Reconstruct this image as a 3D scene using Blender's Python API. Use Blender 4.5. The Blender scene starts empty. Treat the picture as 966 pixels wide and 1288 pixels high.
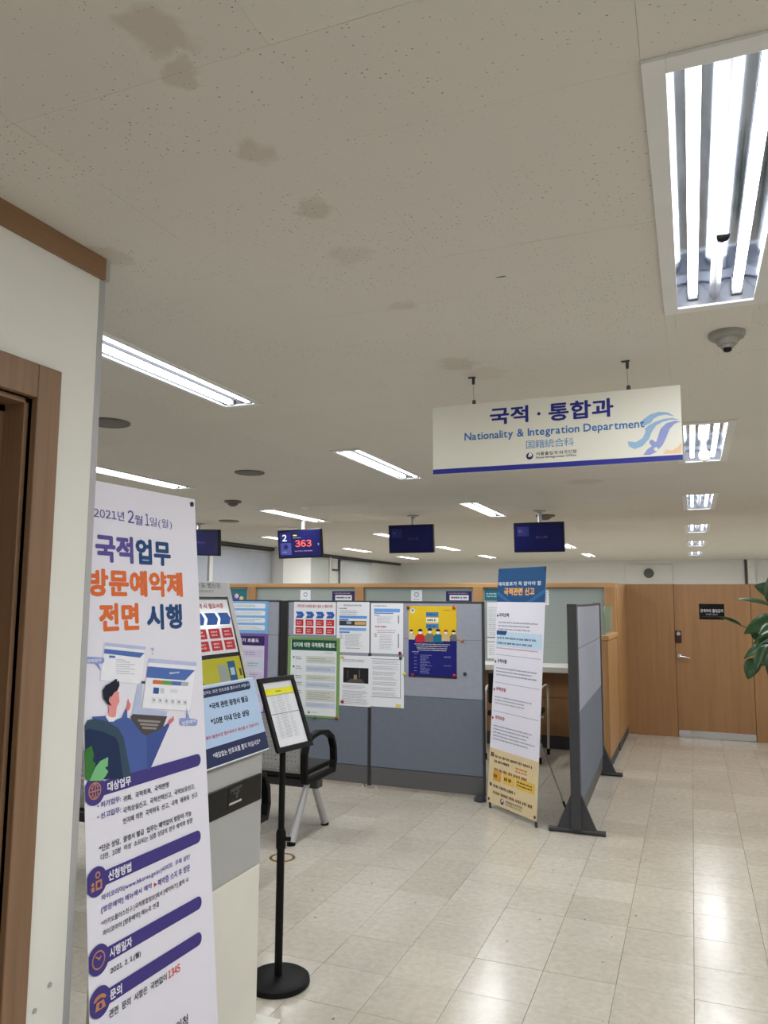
import bpy, bmesh, math, random
from mathutils import Vector, Matrix
random.seed(7)
SC = bpy.context.scene
COL = SC.collection

# ------------------------------------------------------------------ camera, world, exposure
CAM_H, CEIL = 1.59, 2.55
FPX, PITCH, YAW, ROLL = 951.11, .113062, .384877, .00605
_fw = Vector((-math.sin(YAW)*math.cos(PITCH), math.cos(YAW)*math.cos(PITCH), math.sin(PITCH)))
_rt = Vector((math.cos(YAW), math.sin(YAW), 0))
_up = _rt.cross(_fw)
RT = _rt*math.cos(ROLL)+_up*math.sin(ROLL)
UP = _up*math.cos(ROLL)-_rt*math.sin(ROLL)
FW = _fw
EYE = Vector((0, 0, CAM_H))
cd = bpy.data.cameras.new('camera')
cam = bpy.data.objects.new('camera', cd)
COL.objects.link(cam)
cd.sensor_fit = 'HORIZONTAL'
cd.sensor_width = 36
cd.lens = 36*FPX/966
cd.clip_start, cd.clip_end = .05, 100
cam.matrix_world = Matrix(((RT.x, UP.x, -FW.x, 0), (RT.y, UP.y, -FW.y, 0), (RT.z, UP.z, -FW.z, CAM_H), (0, 0, 0, 1)))
SC.camera = cam
w = bpy.data.worlds.new('world')
SC.world = w
w.use_nodes = True
w.node_tree.nodes['Background'].inputs[0].default_value = (.75, .85, 1, 1)
w.node_tree.nodes['Background'].inputs[1].default_value = .4
SC.view_settings.view_transform = 'Standard'
SC.view_settings.look = 'None'
SC.view_settings.gamma = 1
SC.view_settings.use_curve_mapping = False
SC.view_settings.exposure = 0.34
SC.cycles.max_bounces = 7
TUBE_POWER = 8.0      # tubes as seen; the light each fixture throws is set in LAMP_WATTS
LAMP_WATTS = 14.5


def ray(px, py):
    return FW*FPX+RT*(px-483)+UP*(644-py)


def on_plane(px, py, p, n):
    d = ray(px, py)
    return EYE+d*((p-EYE).dot(n)/d.dot(n))


def on_z(px, py, z): return on_plane(px, py, Vector((0, 0, z)), Vector((0, 0, 1)))
def on_y(px, py, y): return on_plane(px, py, Vector((0, y, 0)), Vector((0, 1, 0)))
def on_x(px, py, x): return on_plane(px, py, Vector((x, 0, 0)), Vector((1, 0, 0)))


def project(p):
    v = Vector(p)-EYE
    d = v.dot(FW)
    if d < .05:
        return None
    return 483+FPX*v.dot(RT)/d, 644-FPX*v.dot(UP)/d


# ------------------------------------------------------------------ materials
def lin(c):
    def f(x):
        x /= 255
        return x/12.92 if x <= .04045 else ((x+.055)/1.055)**2.4
    return (f(c[0]), f(c[1]), f(c[2]), 1)


_mats = {}


def nd(nt, t, **kw):
    n = nt.nodes.new(t)
    for k, v in kw.items():
        if k.startswith('i_'):
            n.inputs[k[2:].replace('_', ' ')].default_value = v
        else:
            setattr(n, k, v)
    return n


def M(name, col, rough=.5, metal=0, var=.06, scale=6, bump=0, bscale=150, spec=.5, stretch=None, coat=0, emit=None, col2=None, trans=0):
    if name in _mats:
        return _mats[name]
    m = bpy.data.materials.new(name)
    m.use_nodes = True
    nt = m.node_tree
    b = nt.nodes['Principled BSDF']
    b.inputs['Roughness'].default_value = rough
    b.inputs['Metallic'].default_value = metal
    b.inputs['Specular IOR Level'].default_value = spec
    b.inputs['Coat Weight'].default_value = coat
    b.inputs['Coat Roughness'].default_value = .1
    c = lin(col)
    tc = nd(nt, 'ShaderNodeTexCoord')
    src = tc.outputs['Object']
    if stretch:
        mp = nd(nt, 'ShaderNodeMapping')
        mp.inputs['Scale'].default_value = stretch
        nt.links.new(src, mp.inputs[0])
        src = mp.outputs[0]
    nz = nd(nt, 'ShaderNodeTexNoise', i_Scale=scale, i_Detail=5, i_Roughness=.6)
    nt.links.new(src, nz.inputs['Vector'])
    mx = nd(nt, 'ShaderNodeMix', data_type='RGBA')
    a = col2 and lin(col2) or tuple(min(1, x*(1+var)) for x in c[:3])+(1,)
    z = c if col2 else tuple(x*(1-var) for x in c[:3])+(1,)
    mx.inputs[6].default_value = z
    mx.inputs[7].default_value = a
    mr = nd(nt, 'ShaderNodeMapRange')
    mr.inputs[1].default_value, mr.inputs[2].default_value = .3, .7
    nt.links.new(nz.outputs[0], mr.inputs[0])
    nt.links.new(mr.outputs[0], mx.inputs[0])
    nt.links.new(mx.outputs[2], b.inputs['Base Color'])
    if bump:
        n2 = nd(nt, 'ShaderNodeTexNoise', i_Scale=bscale, i_Detail=2)
        nt.links.new(src, n2.inputs['Vector'])
        bp = nd(nt, 'ShaderNodeBump', i_Strength=bump, i_Distance=.002)
        nt.links.new(n2.outputs[0], bp.inputs['Height'])
        nt.links.new(bp.outputs[0], b.inputs['Normal'])
    if emit:
        b.inputs['Emission Color'].default_value = c
        b.inputs['Emission Strength'].default_value = emit
    if trans:
        out = nt.nodes['Material Output']
        tr = nd(nt, 'ShaderNodeBsdfTransparent')
        tr.inputs[0].default_value = (.85, .93, .9, 1)
        ms = nd(nt, 'ShaderNodeMixShader')
        ms.inputs[0].default_value = trans
        nt.links.new(b.outputs[0], ms.inputs[1])
        nt.links.new(tr.outputs[0], ms.inputs[2])
        nt.links.new(ms.outputs[0], out.inputs[0])
    _mats[name] = m
    return m


def ink(c, emit=None):
    return M('ink_%02x%02x%02x%s' % (tuple(c)+('_lit' if emit else '',)), c, .55, var=.03, scale=20, spec=.3, emit=emit)


WHITE_WALL = M('painted_wall', (228, 227, 220), .7, var=.02, scale=3, bump=.15, bscale=90)
WHITE_FAR = M('white_paint', (228, 228, 224), .6, var=.02, scale=2)
WOOD = M('oak_veneer', (164, 122, 78), .45, scale=3.2, stretch=(9, 9, .5), col2=(180, 138, 92), bump=.05, bscale=30)
WOOD_DOOR = M('door_veneer', (142, 104, 66), .45, scale=3.0, stretch=(7, 7, .35), col2=(158, 118, 77), bump=.05, bscale=30)
WOOD_FRAME = M('frame_veneer', (122, 93, 68), .45, scale=3.2, stretch=(14, 14, .6), col2=(142, 110, 82), bump=.05, bscale=30)
WOOD_TRIM = M('trim_veneer', (128, 96, 66), .45, scale=3.2, stretch=(10, .5, 10), col2=(146, 112, 80))
WOOD_LEDGE = M('ledge_veneer', (176, 136, 90), .45, scale=3, stretch=(.5, 9, 9), col2=(202, 156, 102))
ALU = M('brushed_aluminium', (172, 174, 178), .35, metal=.6, var=.05)
ALU_PAINT = M('silver_paint', (178, 178, 180), .4, metal=.25, var=.03)
STEEL = M('steel', (190, 190, 192), .25, metal=.9, var=.05)
MIRROR = M('reflector_aluminium', (196, 202, 212), .09, metal=1, var=.1, scale=9)
LAMP_DARK = M('lamp_dark_metal', (84, 86, 92), .5, metal=.2, var=.08)
LAMP_GREY = M('lamp_grey_metal', (120, 122, 128), .4, metal=.2, var=.08)
LAMP_WHITE = M('lamp_enamel', (226, 226, 224), .4, var=.03, scale=4)
BLACK = M('black_plastic', (9, 9, 10), .5, var=.15, spec=.2)
BLACK_GLOSS = M('black_gloss', (9, 9, 11), .18, var=.1, spec=.25)
BLACK_VINYL = M('black_vinyl', (13, 13, 15), .42, var=.15, spec=.3, bump=.1)
DARK = M('dark_grey_frame', (58, 58, 62), .5, var=.08)
PANEL_UP = M('panel_fabric_light', (150, 155, 168), .75, var=.04, scale=30, bump=.25, bscale=600)
PANEL_LOW = M('panel_fabric_dark', (106, 114, 128), .75, var=.04, scale=30, bump=.25, bscale=600)
PANEL_BASE = M('panel_base_metal', (90, 90, 92), .5, var=.05)
KIOSK_GREY = M('kiosk_grey', (176, 176, 176), .4, var=.02, metal=.1)
KIOSK_WHITE = M('kiosk_white', (226, 224, 214), .4, var=.02)
PAPER = M('paper_white', (232, 234, 240), .6, var=.01)
BANNER = M('banner_vinyl', (232, 230, 243), .42, var=.015, scale=3)
COUNTER = M('counter_stone', (216, 214, 206), .3, var=.05, scale=40)
BLIND = M('blind_fabric', (184, 190, 202), .8, var=.03)
BLIND2 = M('blind_fabric_pale', (208, 212, 210), .8, var=.03)
GLASS = M('frosted_glass', (170, 178, 174), .15, var=.05, scale=2, stretch=(.5, 1, 60), trans=.2)
GLASS_GREEN = M('green_glass', (138, 176, 156), .08, var=.02, trans=.12)
LEAF = M('plant_leaf', (34, 70, 28), .42, var=.4, scale=9, spec=.35)
STEM = M('plant_stem', (92, 70, 46), .7, var=.2)
POT = M('ceramic_pot', (212, 208, 198), .35, var=.03)
SOIL = M('soil', (50, 38, 28), .9, var=.3, scale=60, bump=.6)
WHITE_METAL = M('cream_tube', (206, 202, 188), .35, var=.03)
SLAB = M('dark_grout', (112, 102, 86), .8, var=.2, scale=20)
VOID = M('plenum_concrete', (60, 60, 60), .9, var=.1)


def make_tube_mat():
    m = bpy.data.materials.new('fluorescent_tube')
    m.use_nodes = True
    b = m.node_tree.nodes['Principled BSDF']
    b.inputs['Base Color'].default_value = (.9, .92, 1, 1)
    nz = nd(m.node_tree, 'ShaderNodeTexNoise', i_Scale=3)
    rp = nd(m.node_tree, 'ShaderNodeMix', data_type='RGBA')
    rp.inputs[6].default_value = (.95, .975, 1, 1)
    rp.inputs[7].default_value = (.97, .985, 1, 1)
    m.node_tree.links.new(nz.outputs[0], rp.inputs[0])
    m.node_tree.links.new(rp.outputs[2], b.inputs['Emission Color'])
    b.inputs['Emission Strength'].default_value = TUBE_POWER
    return m


TUBE = make_tube_mat()


def make_floor_mat(per_object):
    m = bpy.data.materials.new('vinyl_tile' + ('' if per_object else '_far'))
    m.use_nodes = True
    nt = m.node_tree
    L = nt.links.new
    b = nt.nodes['Principled BSDF']
    geo = nd(nt, 'ShaderNodeNewGeometry')
    pos = geo.outputs['Position']
    rnd = nd(nt, 'ShaderNodeObjectInfo').outputs['Random'] if per_object else geo.outputs['Random Per Island']
    n1 = nd(nt, 'ShaderNodeTexNoise', i_Scale=1.3, i_Detail=4)
    n2 = nd(nt, 'ShaderNodeTexNoise', i_Scale=28, i_Detail=6, i_Roughness=.7)
    vo = nd(nt, 'ShaderNodeTexVoronoi', i_Scale=42)
    for n in (n1, n2, vo):
        L(pos, n.inputs['Vector'])
    base = nd(nt, 'ShaderNodeMix', data_type='RGBA')
    base.inputs[6].default_value = lin((193, 186, 171))
    base.inputs[7].default_value = lin((204, 198, 184))
    L(rnd, base.inputs[0])
    m2 = nd(nt, 'ShaderNodeMix', data_type='RGBA', blend_type='MULTIPLY')
    m2.inputs[0].default_value = 1
    r2 = nd(nt, 'ShaderNodeValToRGB')
    r2.color_ramp.elements[0].color = (.84, .83, .82, 1)
    r2.color_ramp.elements[0].position = .32
    r2.color_ramp.elements[1].color = (1, 1, 1, 1)
    r2.color_ramp.elements[1].position = .62
    L(n2.outputs[0], r2.inputs[0])
    L(base.outputs[2], m2.inputs[6])
    L(r2.outputs[0], m2.inputs[7])
    # pale chips
    vr = nd(nt, 'ShaderNodeMapRange')
    vr.inputs[1].default_value, vr.inputs[2].default_value, vr.inputs[3].default_value, vr.inputs[4].default_value = .06, .1, .45, 0
    L(vo.outputs['Distance'], vr.inputs[0])
    m3 = nd(nt, 'ShaderNodeMix', data_type='RGBA')
    m3.inputs[7].default_value = lin((226, 222, 210))
    L(vr.outputs[0], m3.inputs[0])
    L(m2.outputs[2], m3.inputs[6])
    # traffic grime
    r1 = nd(nt, 'ShaderNodeMapRange')
    r1.inputs[1].default_value, r1.inputs[2].default_value, r1.inputs[3].default_value, r1.inputs[4].default_value = .5, .75, 0, .28
    L(n1.outputs[0], r1.inputs[0])
    m4 = nd(nt, 'ShaderNodeMix', data_type='RGBA')
    m4.inputs[7].default_value = lin((140, 132, 118))
    L(r1.outputs[0], m4.inputs[0])
    L(m3.outputs[2], m4.inputs[6])
    # scuffs: sparse dark specks
    mp = nd(nt, 'ShaderNodeMapping')
    mp.inputs['Scale'].default_value = (1.4, .8, 1)
    mp.inputs['Rotation'].default_value = (0, 0, .5)
    L(pos, mp.inputs[0])
    v2 = nd(nt, 'ShaderNodeTexVoronoi', i_Scale=9)
    L(mp.outputs[0], v2.inputs['Vector'])
    s = nd(nt, 'ShaderNodeMapRange')
    s.inputs[1].default_value, s.inputs[2].default_value, s.inputs[3].default_value, s.inputs[4].default_value = .045, .075, .7, 0
    L(v2.outputs['Distance'], s.inputs[0])
    sp = nd(nt, 'ShaderNodeSeparateColor')
    L(v2.outputs['Color'], sp.inputs[0])
    gt = nd(nt, 'ShaderNodeMath', operation='GREATER_THAN')
    gt.inputs[1].default_value = .68
    L(sp.outputs[0], gt.inputs[0])
    mu = nd(nt, 'ShaderNodeMath', operation='MULTIPLY')
    L(gt.outputs[0], mu.inputs[0])
    L(s.outputs[0], mu.inputs[1])
    m5 = nd(nt, 'ShaderNodeMix', data_type='RGBA')
    m5.inputs[7].default_value = lin((70, 60, 52))
    L(mu.outputs[0], m5.inputs[0])
    L(m4.outputs[2], m5.inputs[6])
    L(m5.outputs[2], b.inputs['Base Color'])
    rr = nd(nt, 'ShaderNodeMapRange')
    rr.inputs[3].default_value, rr.inputs[4].default_value = .13, .3
    L(n2.outputs[0], rr.inputs[0])
    L(rr.outputs[0], b.inputs['Roughness'])
    b.inputs['Specular IOR Level'].default_value = .5
    n3 = nd(nt, 'ShaderNodeTexNoise', i_Scale=14, i_Detail=3)
    L(pos, n3.inputs['Vector'])
    bp = nd(nt, 'ShaderNodeBump', i_Strength=.12, i_Distance=.01)
    L(n3.outputs[0], bp.inputs['Height'])
    L(bp.outputs[0], b.inputs['Normal'])
    return m


def make_ceiling_mat(per_object):
    m = bpy.data.materials.new('mineral_ceiling_tile' + ('' if per_object else '_far'))
    m.use_nodes = True
    nt = m.node_tree
    L = nt.links.new
    b = nt.nodes['Principled BSDF']
    b.inputs['Roughness'].default_value = .9
    b.inputs['Specular IOR Level'].default_value = .15
    geo = nd(nt, 'ShaderNodeNewGeometry')
    pos = geo.outputs['Position']
    rnd = nd(nt, 'ShaderNodeObjectInfo').outputs['Random'] if per_object else geo.outputs['Random Per Island']
    base = nd(nt, 'ShaderNodeMix', data_type='RGBA')
    base.inputs[6].default_value = lin((218, 214, 205))
    base.inputs[7].default_value = lin((220, 216, 207))
    L(rnd, base.inputs[0])
    # fissures: elongated pits in clusters, the shade inside them painted as darker dots
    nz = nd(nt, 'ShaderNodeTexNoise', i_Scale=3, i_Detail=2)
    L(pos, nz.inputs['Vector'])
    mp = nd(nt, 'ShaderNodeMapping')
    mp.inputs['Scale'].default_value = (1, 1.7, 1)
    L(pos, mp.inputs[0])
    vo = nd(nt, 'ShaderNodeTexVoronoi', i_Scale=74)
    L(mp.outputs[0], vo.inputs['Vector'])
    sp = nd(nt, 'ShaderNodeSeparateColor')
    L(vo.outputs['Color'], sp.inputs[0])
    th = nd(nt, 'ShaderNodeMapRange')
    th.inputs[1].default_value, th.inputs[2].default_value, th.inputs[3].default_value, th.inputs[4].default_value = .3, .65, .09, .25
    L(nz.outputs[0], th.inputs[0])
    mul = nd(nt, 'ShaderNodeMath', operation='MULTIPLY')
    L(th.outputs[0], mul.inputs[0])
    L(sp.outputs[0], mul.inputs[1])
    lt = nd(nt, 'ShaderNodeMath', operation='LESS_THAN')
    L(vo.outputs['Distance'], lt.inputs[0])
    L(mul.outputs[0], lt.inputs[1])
    pit_shade = nd(nt, 'ShaderNodeMix', data_type='RGBA')
    pit_shade.inputs[7].default_value = lin((150, 143, 132))
    L(lt.outputs[0], pit_shade.inputs[0])
    L(base.outputs[2], pit_shade.inputs[6])
    # brown water stains along one joint
    st = [((200, 42), .062, .55), ((232, 96), .04, .5), ((322, 192), .05, .5), ((395, 262), .05, .55), ((440, 322), .07, .3), ((505, 386), .05, .4), ((575, 458), .09, .5),
          ((610, 470), .1, .25), ((735, 606), .16, .4), ((135, 322), .06, .4), ((860, 300), .05, .15)]
    n4 = nd(nt, 'ShaderNodeTexNoise', i_Scale=16, i_Detail=3)
    L(pos, n4.inputs['Vector'])
    wb = nd(nt, 'ShaderNodeVectorMath', operation='MULTIPLY_ADD')
    L(n4.outputs['Color'], wb.inputs[0])
    wb.inputs[1].default_value = (.11, .11, 0)
    wb.inputs[2].default_value = (-.055, -.055, 0)
    ad = nd(nt, 'ShaderNodeVectorMath', operation='ADD')
    L(pos, ad.inputs[0])
    L(wb.outputs[0], ad.inputs[1])
    acc = None
    for (p, r, k) in st:
        q = on_z(p[0], p[1], CEIL)
        di = nd(nt, 'ShaderNodeVectorMath', operation='DISTANCE')
        L(ad.outputs[0], di.inputs[0])
        di.inputs[1].default_value = q
        mr = nd(nt, 'ShaderNodeMapRange')
        mr.inputs[1].default_value, mr.inputs[2].default_value, mr.inputs[3].default_value, mr.inputs[4].default_value = r*.7, r*1.1, k*.62, 0
        L(di.outputs['Value'], mr.inputs[0])
        if acc is None:
            acc = mr.outputs[0]
        else:
            mxm = nd(nt, 'ShaderNodeMath', operation='MAXIMUM')
            L(acc, mxm.inputs[0])
            L(mr.outputs[0], mxm.inputs[1])
            acc = mxm.outputs[0]
    sm = nd(nt, 'ShaderNodeMix', data_type='RGBA')
    sm.inputs[7].default_value = lin((172, 152, 130))
    L(acc, sm.inputs[0])
    L(pit_shade.outputs[2], sm.inputs[6])
    L(sm.outputs[2], b.inputs['Base Color'])
    bp = nd(nt, 'ShaderNodeBump', i_Strength=.2, i_Distance=.002)
    n5 = nd(nt, 'ShaderNodeTexNoise', i_Scale=120, i_Detail=2)
    L(pos, n5.inputs['Vector'])
    L(n5.outputs[0], bp.inputs['Height'])
    L(bp.outputs[0], b.inputs['Normal'])
    return m


FLOOR_T, FLOOR_F = make_floor_mat(True), make_floor_mat(False)
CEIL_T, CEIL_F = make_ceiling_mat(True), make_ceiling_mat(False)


# ------------------------------------------------------------------ geometry helpers
def BM():
    return bmesh.new()


def box(bm, x0, y0, z0, x1, y1, z1):
    vs = [bm.verts.new(p) for p in ((x0, y0, z0), (x1, y0, z0), (x1, y1, z0), (x0, y1, z0), (x0, y0, z1), (x1, y0, z1), (x1, y1, z1), (x0, y1, z1))]
    for f in ((0, 3, 2, 1), (4, 5, 6, 7), (0, 1, 5, 4), (1, 2, 6, 5), (2, 3, 7, 6), (3, 0, 4, 7)):
        bm.faces.new([vs[i] for i in f])
    return bm


def bx(*a):
    return box(BM(), *a)


def ring(bm, c, a, b, r, n, ry=None):
    ry = r if ry is None else ry
    return [bm.verts.new(c+a*(r*math.cos(2*math.pi*i/n))+b*(ry*math.sin(2*math.pi*i/n))) for i in range(n)]


def tube(bm, pts, r, n=10, cap=True):
    """pipe through the points; r is a number or one per point"""
    pts = [Vector(p) for p in pts]
    rs = r if isinstance(r, (list, tuple)) else [r]*len(pts)
    prev = None
    d0 = (pts[1]-pts[0]).normalized()
    a = d0.orthogonal().normalized()
    for i, p in enumerate(pts):
        d = ((pts[min(i+1, len(pts)-1)]-p).normalized()+(p-pts[max(i-1, 0)]).normalized())
        d = d.normalized() if d.length > 1e-6 else d0
        a = (a-d*a.dot(d)).normalized()
        b = d.cross(a)
        rg = ring(bm, p, a, b, rs[i], n)
        if prev:
            for k in range(n):
                bm.faces.new((prev[k], prev[(k+1) % n], rg[(k+1) % n], rg[k]))
        elif cap:
            bm.faces.new(rg[::-1])
        prev = rg
    if cap:
        bm.faces.new(prev)
    return bm


def lathe(bm, c, prof, n=24):
    """profile of (radius, z) around the vertical through c"""
    c = Vector(c)
    prev = None
    for (r, z) in prof:
        rg = [bm.verts.new(c+Vector((max(r, 1e-4)*math.cos(2*math.pi*i/n), max(r, 1e-4)*math.sin(2*math.pi*i/n), z))) for i in range(n)]
        if prev:
            for k in range(n):
                bm.faces.new((prev[k], prev[(k+1) % n], rg[(k+1) % n], rg[k]))
        else:
            bm.faces.new(rg[::-1])
        prev = rg
    bm.faces.new(prev)
    return bm


def prism(bm, pts, off):
    """polygon (3-D points) extruded by the vector off"""
    off = Vector(off)
    a = [bm.verts.new(Vector(p)) for p in pts]
    b = [bm.verts.new(Vector(p)+off) for p in pts]
    bm.faces.new(a[::-1])
    bm.faces.new(b)
    n = len(a)
    for i in range(n):
        bm.faces.new((a[i], a[(i+1) % n], b[(i+1) % n], b[i]))
    bmesh.ops.recalc_face_normals(bm, faces=bm.faces[:])
    return bm


MW = {}


def thing(name, label, cat, loc, rotz=0, group=None, kind=None):
    o = bpy.data.objects.new(name, None)
    COL.objects.link(o)
    o.location = loc
    o.rotation_euler = (0, 0, rotz)
    o.empty_display_size = .1
    MW[o.name] = Matrix.Translation(loc) @ Matrix.Rotation(rotz, 4, 'Z')
    tag(o, label, cat, group, kind)
    return o


def tag(o, label=None, cat=None, group=None, kind=None):
    if label:
        o['label'] = label
    if cat:
        o['category'] = cat
    if group:
        o['group'] = group
    if kind:
        o['kind'] = kind
    return o


def obj(name, bm, mat, parent=None, smooth=False, bevel=0, label=None, kind=None, seg=2):
    """mesh object; the bmesh is in world coordinates"""
    me = bpy.data.meshes.new(name)
    bm.normal_update()
    # origin at the bottom centre for top-level meshes
    bm.to_mesh(me)
    bm.free()
    o = bpy.data.objects.new(name, me)
    COL.objects.link(o)
    if parent is not None:
        o.parent = parent
        me.transform(MW[parent.name].inverted())
        MW[o.name] = MW[parent.name]
    else:
        xs = [v.co for v in me.vertices]
        c = Vector(((min(v.x for v in xs)+max(v.x for v in xs))/2, (min(v.y for v in xs)+max(v.y for v in xs))/2, min(v.z for v in xs)))
        me.transform(Matrix.Translation(-c))
        o.location = c
        MW[o.name] = Matrix.Translation(c)
    for m in (mat if isinstance(mat, (list, tuple)) else [mat]):
        me.materials.append(m)
    if smooth:
        me.polygons.foreach_set('use_smooth', [True]*len(me.polygons))
        me.set_sharp_from_angle(angle=math.radians(40))
    if bevel:
        bv = o.modifiers.new('bevel', 'BEVEL')
        bv.width = bevel
        bv.segments = seg
        bv.limit_method = 'ANGLE'
    if label:
        o['label'] = label
    if kind:
        o['kind'] = kind
    return o


def dup(o, parent=None, world=None):
    c = o.copy()
    COL.objects.link(c)
    if parent is not None:
        c.parent = parent
        MW[c.name] = MW[parent.name]
    elif world is not None:
        c.location = world.to_translation()
        c.rotation_euler = world.to_euler()
        MW[c.name] = world
    for ch in [x for x in COL.objects if x.parent == o]:
        dup(ch, c)
    return c


# text -> triangles: every character is triangulated once (one line each in a single text curve)
CHARS = '·•合国科籍統가간결경계고곳과관구국권귀금급기꼭내년뉴는능니다단담당대도동되될득랍러련로류를름리릭마만메면명무문바발방번법보복분뽑사상서선소수순스습시신실심십아안알야약업없에연예오외요우울월유으은을의이인일입있자재적전접정제증지처청출취측층친카코클탈택통트판포표플필하한할합항해행허호화회후흐'
DIGITS = {str(i): chr(0xFF10+i) for i in range(10)}
GLYPH = {}


def load_glyphs(chars):
    cu = bpy.data.curves.new('t', 'FONT')
    cu.body = '\n'.join(chars)
    cu.size = 1
    cu.space_line = 3
    cu.resolution_u = 2
    o = bpy.data.objects.new('t', cu)
    me = bpy.data.meshes.new_from_object(o)
    co = [v.co.to_2d() for v in me.vertices]
    polys = [tuple(p.vertices) for p in me.polygons]
    bpy.data.objects.remove(o)
    bpy.data.curves.remove(cu)
    bpy.data.meshes.remove(me)
    per = {}
    for f in polys:
        y = sum(co[i].y for i in f)/len(f)
        per.setdefault(int(round((.35-y)/3)), []).append(f)
    for k, c in enumerate(chars):
        idx, vs, fs = {}, [], []
        for f in per.get(k, []):
            for i in f:
                if i not in idx:
                    idx[i] = len(vs)
                    vs.append(Vector((co[i].x, co[i].y+3*k)))
            fs.append(tuple(idx[i] for i in f))
        GLYPH[c] = (vs, fs)


load_glyphs([c for c in CHARS]+[chr(i) for i in range(33, 127)]+list(DIGITS.values()))
_text = {}


def text_mesh(s, bold):
    key = (s, bold)
    if key not in _text:
        x, v0, f0 = 0, [], []
        for c in s:
            if c == ' ':
                x += .30
                continue
            g = DIGITS.get(c, c)
            if g not in GLYPH:
                load_glyphs([g])
            gv, gf = GLYPH[g]
            if not gv:
                x += .3
                continue
            a, b_ = min(v.x for v in gv), max(v.x for v in gv)
            f0 += [tuple(i+len(v0) for i in f) for f in gf]
            if ord(c) > 0x2E80:         # square characters
                v0 += [v+Vector((x, 0)) for v in gv]
                x += .93
            else:
                v0 += [v+Vector((x-a+.045, 0)) for v in gv]
                x += b_-a+.09
        if bold:        # heavier strokes: the glyphs laid down several times, slightly shifted
            n = 8 if bold >= .028 else 4
            vs, fs = [], []
            for k in range(n):
                a = 2*math.pi*(k+.5)/n
                d = Vector((math.cos(a)*bold, math.sin(a)*bold))
                fs += [tuple(i+len(vs) for i in f) for f in f0]
                vs += [v+d for v in v0]
        else:
            vs, fs = v0, f0
        _text[key] = (vs, fs)
    return _text[key]


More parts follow.
